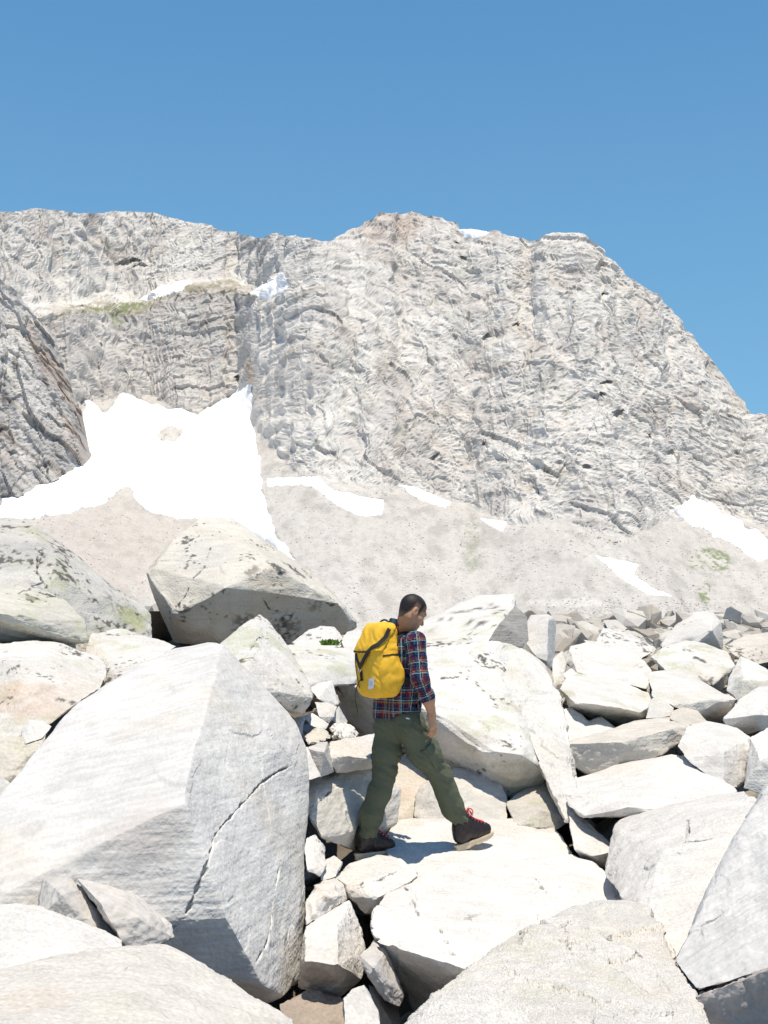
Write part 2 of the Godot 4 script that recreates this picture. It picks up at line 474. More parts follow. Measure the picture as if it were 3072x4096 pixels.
func snow_patch(label: String, flat: Array, hole: Array):
	var poly := PackedVector2Array()
	for k in range(0, flat.size(), 2):
		poly.append(Vector2(flat[k], flat[k + 1]))
	var lo := poly[0]; var hi := poly[0]
	for p in poly:
		lo = lo.min(p); hi = hi.max(p)
	lo -= Vector2(3, 3); hi += Vector2(3, 3)
	var st := 0.9 if (hi - lo).length() < 200.0 else 1.2
	var nx := int((hi.x - lo.x) / st) + 1; var ny := int((hi.y - lo.y) / st) + 1
	var h := PackedFloat32Array(); h.resize(nx * ny)
	for i in nx:
		for j in ny:
			var q := lo + Vector2(i, j) * st
			var w := q + 5.0 * Vector2(NS.get_noise_2d(q.x * 0.05, q.y * 0.05), NS.get_noise_2d(q.x * 0.05 + 70.0, q.y * 0.05)) * clampf((hi.y - lo.y - 20.0) / 60.0, 0.02, 1.0)
			var inside := Geometry2D.is_point_in_polygon(w, poly)
			var dist := 1e9
			for k in poly.size():
				var c := Geometry2D.get_closest_point_to_segment(w, poly[k], poly[(k + 1) % poly.size()])
				dist = minf(dist, c.distance_to(w))
			dist = dist if inside else -dist
			if hole.size() > 0:
				var a: float = (q.x - hole[0]) / hole[2]; var b: float = (q.y - hole[1]) / hole[3]
				dist = minf(dist, (sqrt(a * a + b * b) - 1.0 + 0.35 * NS.get_noise_2d(q.x * 0.08, q.y * 0.08)) * 9.0)
			h[i * ny + j] = dist
	var v := PackedVector3Array(); var t := PackedInt32Array()
	var big := clampf((hi.y - lo.y) / 50.0, 0.5, 1.0)
	for i in nx:
		for j in ny:
			var q := lo + Vector2(i, j) * st
			var s := surf(q.x, row_of(q.x, q.y))
			var hh := h[i * ny + j]
			var rise: float = maxf(hh, -3.0) * 0.45 if hh < 0.0 else minf(hh * 0.22, 0.5 + 1.4 * big)
			var bump := 0.5 * NS.get_noise_3dv(s * 0.05) + 0.25 * NS.get_noise_3dv(s * 0.2)
			v.append(s + (mountain_relief(s, 0.0) * 0.4 if lo.y > 330.0 else mountain_relief(s, 1.0)) + Vector3(0, 0.7, 0.7) * (rise + (0.12 if lo.y > 330.0 else 0.7) + bump * 0.3 * sstep(0.0, 4.0, hh)))
	for i in nx - 1:
		for j in ny - 1:
			var a := i * ny + j; var b := a + ny
			if maxf(maxf(h[a], h[a + 1]), maxf(h[b], h[b + 1])) < -1.2: continue
			t.append_array(PackedInt32Array([a, b, b + 1, a, b + 1, a + 1]))
	# rim that runs down into the slope so that the snow has a thickness
	var edges := {}
	for k in range(0, t.size(), 3):
		for e in 3:
			var a := t[k + e]; var b := t[k + (e + 1) % 3]
			if edges.has(Vector2i(b, a)): edges.erase(Vector2i(b, a))
			else: edges[Vector2i(a, b)] = true
	var low := {}
	for e in edges:
		for w in [e.x, e.y]:
			if not low.has(w):
				low[w] = v.size()
				v.append(v[w] - Vector3(0, 2.0, 2.0))
		t.append_array(PackedInt32Array([e.y, e.x, low[e.x], e.y, low[e.x], low[e.y]]))
	var keep := {}
	var kept := PackedVector3Array()
	for k in t.size():
		if not keep.has(t[k]):
			keep[t[k]] = kept.size(); kept.append(v[t[k]])
		t[k] = keep[t[k]]
	v = kept
	var c := Vector3.ZERO
	for p in v: c += p
	c /= v.size()
	for k in v.size(): v[k] -= c
	var o := put(mesh_from(v, normals_of(v, t), t), "snow_patch", M.snow)
	o.position = c
	tag(o, label, "snow patch", "snow patches on the mountain")

# ---- loose stone on the slope below the cliffs
func stone_mesh(sd: int, lumps: int) -> ArrayMesh:
	var rng := RandomNumberGenerator.new(); rng.seed = sd
	var pts := PackedVector3Array()
	for k in lumps:
		var p := Vector3(rng.randfn(), rng.randfn() * 0.75, rng.randfn()).normalized()
		pts.append(p * Vector3(1.0, 0.62, 0.8) * rng.randf_range(0.8, 1.1))
	var h := hull_of(pts)
	var v := PackedVector3Array(); var n := PackedVector3Array(); var t := PackedInt32Array()
	for k in range(0, h.size(), 3):
		var a := pts[h[k]]; var b := pts[h[k + 1]]; var c := pts[h[k + 2]]
		var f := (c - a).cross(b - a).normalized()
		for q in [a, b, c]:
			t.append(v.size()); v.append(q); n.append(f)
	return mesh_from(v, n, t)

func build_scree():
	var rng := RandomNumberGenerator.new(); rng.seed = 71
	var mat := StandardMaterial3D.new()
	mat.vertex_color_use_as_albedo = true
	mat.roughness = 0.95
	for kind in 3:
		var mm := MultiMesh.new()
		mm.transform_format = MultiMesh.TRANSFORM_3D
		mm.use_colors = true
		mm.mesh = stone_mesh(900 + kind, 11)
		var xf := []; var cs := []
		for k in 20000:
			var px := rng.randf_range(-140.0, 910.0)
			var foot := curve_at(FOOT, px)
			var py := rng.randf_range(foot + 4.0, 665.0)
			if rng.randf() > 0.35 + 0.65 * sstep(-0.2, 0.3, NS.get_noise_2d(px * 0.02, py * 0.03)): continue
			var p := surf(px, row_of(px, py))
			p += mountain_relief(p, 0.0)
			var s := 0.14 + 0.42 * pow(rng.randf(), 6.0) + (0.12 if px > 540.0 and py > 600.0 else 0.0)
			var b := Basis.from_euler(Vector3(rng.randf() * 0.8, rng.randf() * TAU, rng.randf() * 0.8)).scaled(Vector3(s, s * 0.6, s))
			xf.append(Transform3D(b, p - Vector3(0, s * 0.15, 0))); cs.append(mixc(Color(0.48, 0.455, 0.43), Color(0.72, 0.69, 0.645), rng.randf()))
		mm.instance_count = xf.size()
		for k in xf.size():
			mm.set_instance_transform(k, xf[k]); mm.set_instance_color(k, cs[k])
		var o := MultiMeshInstance3D.new()
		o.multimesh = mm
		o.material_override = mat
		o.name = numbered("scree")
		add_child(o)
		tag(o, ["pale loose scree stones on the slope below the cliffs", "flat loose scree stones on the slope below the cliffs", "angular loose scree stones on the slope below the cliffs"][kind], "scree", "", "stuff")

# ---------------------------------------------------------------- boulders
# convex hull of a few points, by trying every triangle; triangles run clockwise seen from outside
func hull_of(p: PackedVector3Array) -> PackedInt32Array:
	var t := PackedInt32Array()
	var n := p.size()
	for a in n:
		for b in range(a + 1, n):
			for c in range(b + 1, n):
				var f := (p[b] - p[a]).cross(p[c] - p[a])
				var over := false; var under := false
				for k in n:
					if k == a or k == b or k == c: continue
					var s := f.dot(p[k] - p[a])
					if s > 0.0: over = true
					else: under = true
					if over and under: break
				if over and under: continue
				if over: t.append_array(PackedInt32Array([a, b, c]))
				else: t.append_array(PackedInt32Array([a, c, b]))
	return t

# splits every edge that is longer than wanted where it lies; both sides of an edge agree, so no gaps open
func refine(v: PackedVector3Array, t: PackedInt32Array, g: PackedInt32Array, cen: Vector3, fine: float, spots: Array) -> Array:
	var done := PackedInt32Array(); var dg := PackedInt32Array()
	var facing := (EYE - cen).normalized()
	var reach := 0.0
	for p in v: reach = maxf(reach, p.distance_to(cen))
	for level in 12:
		if t.size() == 0: break
		var mids := {}
		var nt := PackedInt32Array(); var ng := PackedInt32Array()
		for k in range(0, t.size(), 3):
			var e := [t[k], t[k + 1], t[k + 2]]
			var m := [-1, -1, -1]
			var count := 0
			for i in 3:
				var a: int = e[i]; var b: int = e[(i + 1) % 3]
				var key: int = (a << 32) + b if a < b else (b << 32) + a
				var got: int = mids.get(key, -2)
				if got == -2:
					var mid := (v[a] + v[b]) * 0.5
					var want := mid.distance_to(EYE) / F * fine * 2.0
					var eye := VIEW.transposed() * (mid - EYE)
					if absf(eye.x) > -eye.z * 0.33 or absf(eye.y) > -eye.z * 0.44: want *= 3.0
					if (mid - cen).dot(facing) < -0.05 * reach: want *= 5.0
					else:
						for s in spots:
							var q := Geometry3D.get_closest_point_to_segment(mid, s[0], s[1])
							if q.distance_to(mid) < 0.03 + v[a].distance_to(v[b]) * 0.5: want = minf(want, 0.007)
					if v[a].distance_to(v[b]) > want:
						got = v.size(); v.append(mid)
					else: got = -1
					mids[key] = got
				m[i] = got
				if got >= 0: count += 1
			var a: int = e[0]; var b: int = e[1]; var c: int = e[2]
			var gg := g[k / 3]
			if count == 0:
				done.append_array(PackedInt32Array([a, b, c])); dg.append(gg)
			else:
				for i in count + 1: ng.append(gg)
			if count == 0: pass
			elif count == 3:
				nt.append_array(PackedInt32Array([a, m[0], m[2], m[0], b, m[1], m[2], m[1], c, m[0], m[1], m[2]]))
			elif count == 1:
				for i in 3:
					if m[i] >= 0: nt.append_array(PackedInt32Array([e[i], m[i], e[(i + 2) % 3], m[i], e[(i + 1) % 3], e[(i + 2) % 3]]))
			else:
				for i in 3:
					if m[i] < 0:
						var x: int = e[i]; var y: int = e[(i + 1) % 3]; var z: int = e[(i + 2) % 3]
						var yz: int = m[(i + 1) % 3]; var zx: int = m[(i + 2) % 3]
						nt.append_array(PackedInt32Array([yz, z, zx, x, y, yz, x, yz, zx]))
		t = nt; g = ng
	done.append_array(t); dg.append_array(g)
	return [v, done, dg]

# where the line of sight through a picture point meets the hull
func hit(px: float, py: float, norms: PackedVector3Array, dists: PackedFloat32Array) -> Vector3:
	var dir := ray(px, py)
	var best := -1e9
	for j in norms.size():
		var den := norms[j].dot(dir)
		if den < -1e-5:
			best = maxf(best, (dists[j] - norms[j].dot(EYE)) / den)
	return EYE + dir * best

const ROCK_WHITE := Color(0.742, 0.722, 0.695)
const ROCK_WARM := Color(0.66, 0.605, 0.53)
const ROCK_GREY := Color(0.585, 0.575, 0.565)
const ROCK_BROWN := Color(0.42, 0.36, 0.31)
const LICHEN_BLACK := Color(0.075, 0.07, 0.065)
const LICHEN_GREEN := Color(0.40, 0.42, 0.14)
const LICHEN_PALE := Color(0.54, 0.56, 0.42)

func boulder(label: String, pts: Array, thick: float, o := {}) -> MeshInstance3D:
	boulder_count += 1
	var rng := RandomNumberGenerator.new()
	rng.seed = 500 + boulder_count * 17
	var p2 := PackedVector2Array()
	var depth := {}
	var v := PackedVector3Array()
	var dmean := 0.0
	for k in range(0, pts.size(), 3):
		var q := Vector2(pts[k], pts[k + 1])
		p2.append(q); depth[q] = float(pts[k + 2]); dmean += pts[k + 2]
		v.append(at(pts[k], pts[k + 1], pts[k + 2]))
	dmean /= p2.size()
	var ring := Geometry2D.convex_hull(p2)
	var c2 := Vector2.ZERO
	for k in ring.size() - 1: c2 += ring[k]
	c2 /= ring.size() - 1
	for k in ring.size() - 1:
		var q := ring[k]
		var d: float = maxf(depth[q], dmean)
		var b1 := q.lerp(c2, 0.10); var b2 := q.lerp(c2, 0.34)
		v.append(at(b1.x, b1.y, d + thick * 0.5))
		if k % 2 == 0: v.append(at(b2.x, b2.y, d + thick))
	for k in v.size():
		v[k] += Vector3(rng.randfn(), rng.randfn(), rng.randfn()) * 0.0015
	var tri := hull_of(v)
	var cen := Vector3.ZERO
	for p in v: cen += p
	cen /= v.size()
	var R := 0.0
	for p in v: R += p.distance_to(cen)
	R /= v.size()
	# planes of the hull, alike ones once
	var norms := PackedVector3Array(); var dists := PackedFloat32Array()
	for k in range(0, tri.size(), 3):
		var a := v[tri[k]]
		var n := (v[tri[k + 2]] - a).cross(v[tri[k + 1]] - a).normalized()
		var seen := false
		for j in norms.size():
			if norms[j].dot(n) > 0.9995: seen = true
		if not seen:
			norms.append(n); dists.append(n.dot(a))
	# faces that lean alike are shaded as one; between the others the edge stays sharp
	var seeds := PackedVector3Array(); var group := PackedInt32Array()
	for k in range(0, tri.size(), 3):
		var a := v[tri[k]]
		var n := (v[tri[k + 2]] - a).cross(v[tri[k + 1]] - a).normalized()
		var mine := -1
		for j in seeds.size():
			if seeds[j].dot(n) > 0.955:
				mine = j; break
		if mine < 0:
			mine = seeds.size(); seeds.append(n)
		group.append(mine)
	# chips off the edges
	var cn := PackedVector3Array(); var cd := PackedFloat32Array()
	for k in int(o.get("chips", 9)):
		var i := rng.randi() % (tri.size() / 3)
		var e := rng.randi() % 3
		var m := v[tri[i * 3 + e]].lerp(v[tri[i * 3 + (e + 1) % 3]], rng.randf())
		var n := ((m - cen).normalized() + Vector3(rng.randfn(), rng.randfn(), rng.randfn()) * 0.35).normalized()
		var far := -1e9
		for p in v: far = maxf(far, n.dot(p))
		cn.append(n); cd.append(far - R * rng.randf_range(0.012, 0.045))
	# cracks: lines on the surface
	var spots := []
	for line in o.get("cracks", []):
		for k in range(0, line.size() - 2, 2):
			spots.append([hit(line[k], line[k + 1], norms, dists), hit(line[k + 2], line[k + 3], norms, dists)])
	var patches := []
	for q in o.get("patches", []):
		patches.append([hit(q[0], q[1], norms, dists), q[2] * dmean / F, q[3], q[4] if q.size() > 4 else 0.8])
	var used := {}
	var res := refine(v, tri, group, cen, o.get("fine", 2.0), spots)
	v = res[0]; tri = res[1]; group = res[2]
	var kk: float = R * o.get("round", 0.004)
	var rg: float = o.get("rough", 1.0)
	var stn: float = o.get("strata", 0.5)
	var off := Vector3(rng.randf(), rng.randf(), rng.randf()) * 90.0
	var sa: Vector3 = o.get("grain", Vector3(rng.randf_range(-0.5, 0.5), 1.0, rng.randf_range(-0.4, 0.4))).normalized()
	var su := sa.cross(Vector3(0.3, 0.2, 1.0)).normalized()
	var sw := sa.cross(su)
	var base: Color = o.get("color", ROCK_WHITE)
	var lb: float = o.get("black", 0.0)
	var lg: float = o.get("green", 0.0)
	var tone := rng.randf_range(0.95, 1.03)
	var col := PackedColorArray(); col.resize(v.size())
	for i in v.size():
		var p := v[i]
		var sum := 0.0
		var nb := Vector3.ZERO
		for j in norms.size():
			var dd := norms[j].dot(p) - dists[j]
			if dd > -4.0 * kk:
				var e := exp(dd / kk)
				sum += e; nb += norms[j] * e
		nb = nb.normalized()
		var q := p + off
		var chip := NS.get_noise_3dv(q * (5.0 / R))
		p -= nb * kk * log(maxf(sum, 1.0)) * (1.0 + 1.6 * maxf(chip, -0.2))
		var w := q * (1.1 / R)
		p += Vector3(NF.get_noise_3dv(w), NF.get_noise_3dv(w + Vector3(31, 0, 0)), NF.get_noise_3dv(w + Vector3(0, 31, 0))) * 0.02 * R
		var wob := 0.01 * R * NF.get_noise_3dv(q * (6.0 / R))
		for j in cn.size():
			var dd := cn[j].dot(p) - cd[j] + wob
			if dd > 0.0: p -= cn[j] * dd
		var bed := Vector3(q.dot(sa), q.dot(su) * 0.14, q.dot(sw) * 0.14)
		var d := 0.012 * R * NS.get_noise_3dv(q * (2.6 / R))
		d += 0.008 * R * stn * NS.get_noise_3dv(bed * (9.0 / R))
		d += 0.007 * R * rg * NC.get_noise_3dv((q + Vector3.ONE * 0.08 * R * NF.get_noise_3dv(q * (4.0 / R))) * (3.5 / R))
		var lt := bed.x * (5.0 / R) + 0.8 * NS.get_noise_3dv(q * (1.5 / R))
		var saw := fposmod(lt, 1.0)
		d += 0.011 * R * stn * ((saw / 0.8 if saw < 0.8 else (1.0 - saw) / 0.2) - 0.5) * sstep(-0.05, 0.25, NS.get_noise_3dv(q * (1.2 / R) + Vector3(0, 0, 40)))
		d += 0.0045 * rg * NS.get_noise_3dv(q * 14.0) + 0.002 * rg * NS.get_noise_3dv(q * 55.0)
		var scar := NR.get_noise_3dv(bed * (2.2 / R) + Vector3(7, 7, 7))
		for s in spots:
			var g := Geometry3D.get_closest_point_to_segment(v[i], s[0], s[1]).distance_to(v[i])
			g += 0.008 * NF.get_noise_3dv(q * 12.0) + 0.003 * NF.get_noise_3dv(q * 45.0)
			if g < 0.02: d -= 0.035 * (1.0 - sstep(0.001, 0.007, g))
		# colour of the stone itself
		var n1 := NS.get_noise_3dv(q * 1.4)
		var n2 := NS.get_noise_3dv(bed * 5.0)
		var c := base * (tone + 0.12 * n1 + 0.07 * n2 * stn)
		c = mixc(c, ROCK_WARM * 1.02, 0.55 * sstep(0.1, 0.55, NS.get_noise_3dv(q * 0.8 + Vector3(4, 0, 9))))
		c = mixc(c, Color(0.50, 0.46, 0.43), 0.4 * sstep(0.90, 0.98, scar))
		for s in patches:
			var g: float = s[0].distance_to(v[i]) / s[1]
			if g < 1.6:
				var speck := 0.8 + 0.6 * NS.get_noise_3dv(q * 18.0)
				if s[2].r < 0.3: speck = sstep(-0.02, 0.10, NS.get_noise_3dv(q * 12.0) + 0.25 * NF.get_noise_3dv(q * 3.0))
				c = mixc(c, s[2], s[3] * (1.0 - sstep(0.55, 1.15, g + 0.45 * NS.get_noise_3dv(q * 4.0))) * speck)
		if lg > 0.0:
			var gz := NS.get_noise_3dv(q * 2.2 + Vector3(50, 0, 0))
			c = mixc(c, LICHEN_PALE, 0.75 * lg * sstep(0.0, 0.3, gz + 0.3 * NS.get_noise_3dv(q * 11.0)))
			c = mixc(c, LICHEN_GREEN, lg * 0.7 * sstep(0.22, 0.4, gz * 0.8 + 0.5 * NS.get_noise_3dv(q * 9.0 + Vector3(5, 5, 5))))
		if lb > 0.0:
			var bz := NS.get_noise_3dv(q * 1.7 + Vector3(0, 50, 0)) * 0.7 + 0.55 * NS.get_noise_3dv(q * 13.0)
			c = mixc(c, LICHEN_BLACK * 1.6, 0.9 * sstep(0.44 - 0.6 * lb, 0.50 - 0.6 * lb, bz))
		c.a = 1.0
		col[i] = c
		v[i] = p + nb * d
	# put the origin at the foot
	var lowest := 1e9
	for p in v: lowest = minf(lowest, p.y)
	var foot := Vector3(cen.x, lowest, cen.z)
	for i in v.size(): v[i] -= foot
	# drop vertices that no triangle uses: none are made, so the mesh is closed as it stands
	var owner_of := PackedInt32Array(); owner_of.resize(v.size()); owner_of.fill(-1)
	var twins := {}
	for k in tri.size():
		var i := tri[k]; var gk := group[k / 3]
		if owner_of[i] < 0: owner_of[i] = gk
		elif owner_of[i] != gk:
			var key := i * 256 + gk
			if not twins.has(key):
				twins[key] = v.size()
				v.append(v[i]); col.append(col[i])
			tri[k] = twins[key]
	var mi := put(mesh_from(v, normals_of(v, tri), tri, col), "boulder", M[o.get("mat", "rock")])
	mi.position = foot
	tag(mi, label, "boulder", "boulders of the rockfall")
	return mi

# ---------------------------------------------------------------- ground between the boulders
func ground_y(x: float, d: float) -> float:
	var y := curve_at([[0.0, -0.9], [3.0, -0.75], [6.0, -0.55], [8.0, -0.35], [10.0, 0.0], [12.0, 0.45], [15.0, 1.0], [19.0, 1.3], [26.0, 0.4], [40.0, -3.0], [120.0, -12.0], [300.0, -22.0], [520.0, -24.0]], d)
	y += 0.55 * sstep(0.2, -1.5, x) * sstep(8.5, 12.0, d) * (1.0 - sstep(16.0, 25.0, d))
	y += 0.20 * sstep(1.3, 2.0, x) * sstep(9.2, 10.2, d) * (1.0 - sstep(13.0, 15.0, d))
	y += 0.38 * sstep(0.4, 2.5, x) * sstep(13.0, 19.0, d) * (1.0 - sstep(23.0, 32.0, d))
	return y + 0.12 * NS.get_noise_2d(x * 0.5, d * 0.5) * minf(1.0, d / 6.0)

func build_ground():
	var v := PackedVector3Array(); var col := PackedColorArray(); var t := PackedInt32Array()
	var ds := []
	var d := -6.0
	while d < 520.0:
		ds.append(d)
		d += 0.16 if d < 30.0 else d * 0.06
	var nx := 150
	for k in ds.size():
		var half := 9.0 + maxf(ds[k], 0.0) * 0.9
		for i in nx:
			var x := lerpf(-half, half, i / float(nx - 1))
			var y := ground_y(x, maxf(ds[k], 0.0))
			var q := Vector3(x, y, -ds[k])
			v.append(q + Vector3(0, 0.05 * NS.get_noise_3dv(q * 3.0), 0))
			var earth := mixc(Color(0.13, 0.105, 0.085), Color(0.26, 0.23, 0.20), 0.5 + 0.9 * NS.get_noise_3dv(q * 2.0))  # earth coloured extra dark so that the gaps read as shaded
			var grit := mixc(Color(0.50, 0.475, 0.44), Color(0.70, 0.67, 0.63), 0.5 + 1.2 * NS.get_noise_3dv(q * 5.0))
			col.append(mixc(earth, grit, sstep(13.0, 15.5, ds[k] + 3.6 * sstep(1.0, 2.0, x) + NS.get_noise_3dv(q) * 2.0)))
	for k in ds.size() - 1:
		for i in nx - 1:
			var a := k * nx + i; var b := a + nx
			t.append_array(PackedInt32Array([a, b, b + 1, a, b + 1, a + 1]))
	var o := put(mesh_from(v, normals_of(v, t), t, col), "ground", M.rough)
	tag(o, "earth darkened for the shade in the gaps between the boulders, with grit", "", "", "structure")
	# small broken stone lying on it
	var rng := RandomNumberGenerator.new(); rng.seed = 8
	for kind in 3:
		var mm := MultiMesh.new()
		mm.transform_format = MultiMesh.TRANSFORM_3D
		mm.use_colors = true
		mm.mesh = stone_mesh(40 + kind, 13)
		var xf := []; var cs := []
		for k in 3600:
			var dd := 2.5 + 20.0 * sqrt(rng.randf())
			var x := rng.randf_range(-1.0, 1.0) * (1.5 + dd * 0.42)
			if k >= 1500:
				dd = rng.randf_range(13.5, 25.0); x = rng.randf_range(0.3, 9.0)
			var s := (0.03 + 0.13 * pow(rng.randf(), 2.0)) * (1.0 + 0.05 * dd)
			if k >= 1500: s = 0.022 + 0.12 * pow(rng.randf(), 4.0)
			elif dd > 11.0: s *= 1.25
			var b := Basis.from_euler(Vector3(rng.randf() * 0.7, rng.randf() * TAU, rng.randf() * 0.7)).scaled(Vector3.ONE * s)
			xf.append(Transform3D(b, Vector3(x, ground_y(x, dd) + s * 0.3, -dd)))
			cs.append(mixc(Color(0.42, 0.38, 0.33) if k < 1500 else Color(0.58, 0.555, 0.52), Color(0.74, 0.71, 0.66), rng.randf()))
		mm.instance_count = xf.size()
		for k in xf.size():
			mm.set_instance_transform(k, xf[k]); mm.set_instance_color(k, cs[k])
		var mi := MultiMeshInstance3D.new()
		mi.multimesh = mm
		mi.material_override = M.rough
		mi.name = numbered("rubble")
		add_child(mi)
		tag(mi, ["small angular rubble lying in the gaps between the boulders", "flat chips of rubble lying in the gaps between the boulders", "lumpy pale rubble lying in the gaps between the boulders"][kind], "rubble", "", "stuff")

const TAN_PATCH := Color(0.62, 0.46, 0.35)
const PINK_PATCH := Color(0.64, 0.55, 0.50)
const MOSS := Color(0.17, 0.17, 0.08)
const SPOT := Color(0.13, 0.118, 0.112)

func build_boulders():
	var W := ROCK_WHITE; var B := ROCK_WARM; var G := ROCK_GREY
	# ---- upper left
	boulder("lichened boulder with a smooth grey face at the left edge below the snow", [-60, 530, 11.0, 0, 516, 11.6, 14, 517, 11.6, 28, 522, 11.4, 75, 557, 11.6, 118, 592, 11.4, 152, 614, 11.0, 154, 642, 10.7, 118, 674, 10.2, 100, 680, 10.0, 78, 652, 9.9, 58, 584, 10.1, 40, 545, 10.5, -5, 592, 9.9, -60, 620, 10.0], 2.2,
		{"fine": 1.5, "black": 0.34, "green": 0.3, "color": Color(0.64, 0.62, 0.585), "patches": [[14, 555, 34, Color(0.50, 0.49, 0.48), 0.85], [132, 618, 20, LICHEN_GREEN, 0.7], [115, 602, 18, SPOT, 0.5], [88, 570, 8, SPOT, 0.9], [28, 585, 12, SPOT, 0.3]], "cracks": [[40, 542, 35, 558, 34, 572, 40, 581, 30, 584]]})
	boulder("overhanging lichen-spotted ledge at the left edge below the grey-faced boulder", [-50, 592, 9.3, 0, 588, 9.5, 14, 585, 9.5, 42, 589, 9.5, 66, 600, 9.4, 86, 622, 9.2, 88, 643, 9.1, 74, 641, 9.1, 40, 626, 8.95, 18, 616, 8.9, -50, 610, 8.8, -50, 640, 9.3, 30, 645, 9.5], 1.2,
		{"fine": 1.5, "black": 0.3, "green": 0.3, "strata": 1.6, "rough": 1.5, "color": Color(0.62, 0.60, 0.545), "mat": "streak", "patches": [[77, 613, 6, SPOT, 0.9], [52, 604, 5, SPOT, 0.8], [33, 597, 6, SPOT, 0.7], [44, 607, 4, SPOT, 0.7]]})
	boulder("pale boulder with a broad pinkish tan patch at the left edge", [-50, 648, 8.6, 0, 643, 8.8, 20, 642, 8.8, 58, 641, 8.9, 84, 650, 8.9, 104, 661, 8.9, 108, 674, 8.6, 98, 688, 8.2, 72, 706, 7.8, 52, 724, 7.6, 20, 738, 7.4, -50, 770, 7.2, 20, 668, 8.0], 1.6,
		{"green": 0.15, "black": 0.08, "patches": [[30, 702, 34, TAN_PATCH, 0.6], [55, 695, 24, PINK_PATCH, 0.6], [8, 690, 18, TAN_PATCH, 0.5]]})
	boulder("greenish lichened slab wedged between the tan boulder and the huge tilted block", [84, 650, 9.6, 92, 634, 9.9, 120, 628, 10.2, 160, 640, 10.0, 176, 646, 9.6, 150, 664, 9.0, 122, 680, 8.7, 104, 688, 8.8, 103, 664, 9.2], 1.2,
		{"green": 0.35, "black": 0.12, "fine": 1.6})
	boulder("small angular stone below the tan patch beside the huge tilted block", [20, 733, 7.0, 29, 720, 7.1, 42, 721, 7.1, 52, 727, 7.05, 44, 737, 6.9, 24, 744, 6.85], 0.4, {})
	boulder("crumbling cream stone under the tan boulder at the left edge", [-30, 740, 6.9, 2, 738, 7.0, 22, 742, 7.0, 47, 734, 6.95, 36, 752, 6.8, 30, 768, 6.75, 26, 784, 6.8, 8, 780, 6.65, -30, 784, 6.6], 0.7, {"rough": 1.8, "color": Color(0.66, 0.62, 0.55), "green": 0.25})
	boulder("small dark-streaked stone in the gap at the left edge", [-25, 772, 6.3, 0, 775, 6.35, 15, 786, 6.35, 10, 806, 6.25, 0, 811, 6.2, -25, 815, 6.2], 0.5, {"mat": "streak", "strata": 1.6, "color": G})
	# ---- the large leaning boulder and its top
	boulder("big blocky boulder with a shaded lichened front standing below the snowfield", [148, 567, 12.9, 171, 545, 13.4, 199, 518, 14.2, 231, 516, 14.5, 278, 548, 14.8, 313, 573, 14.5, 347, 605, 13.9, 360, 628, 13.6, 354, 634, 13.4, 287, 645, 13.05, 222, 641, 12.72, 190, 645, 12.8, 171, 645, 12.95, 160, 615, 12.95, 255, 560, 12.75, 274, 567, 12.7, 224, 588, 12.35, 174, 609, 12.4, 341, 603, 13.0], 2.5,
		{"fine": 1.5, "black": 0.24, "green": 0.08, "color": Color(0.715, 0.68, 0.62), "round": 0.004, "cracks": [[212, 546, 204, 566, 194, 576, 182, 594, 172, 606], [255, 575, 262, 600, 268, 610, 300, 620]], "patches": [[205, 552, 34, Color(0.62, 0.61, 0.59), 0.8], [245, 625, 16, LICHEN_BLACK * 1.8, 0.7], [285, 630, 22, LICHEN_BLACK * 1.8, 0.7], [320, 605, 12, LICHEN_BLACK * 2.0, 0.6], [250, 572, 10, LICHEN_BLACK * 2.2, 0.7], [182, 604, 9, LICHEN_BLACK, 0.8], [270, 595, 30, Color(0.66, 0.575, 0.455), 0.6]]})  # the beige patch paints warm bounced light into the shaded front
	boulder("added dark stone, coloured for the black shade left of the big blocky boulder", [142, 611, 13.5, 178, 611, 13.5, 182, 650, 14.2, 140, 650, 14.2, 160, 630, 13.9], 0.6, {"color": Color(0.22, 0.19, 0.16)})  # backing stone added for the gap; its brown stands in for black shade
	boulder("low round stone with the green tuft beside the yellow backpack", [292, 643, 10.6, 308, 630, 10.9, 322, 626, 11.0, 334, 628, 11.0, 343, 637, 10.9, 341, 647, 10.6, 300, 648, 10.5], 0.8, {"black": 0.12, "rough": 1.4})
	boulder("small pale stone just left of the top of the yellow backpack", [341, 641, 10.7, 347, 632, 10.9, 359, 629, 10.9, 368, 639, 10.8, 364, 649, 10.6, 345, 649, 10.5], 0.5, {})
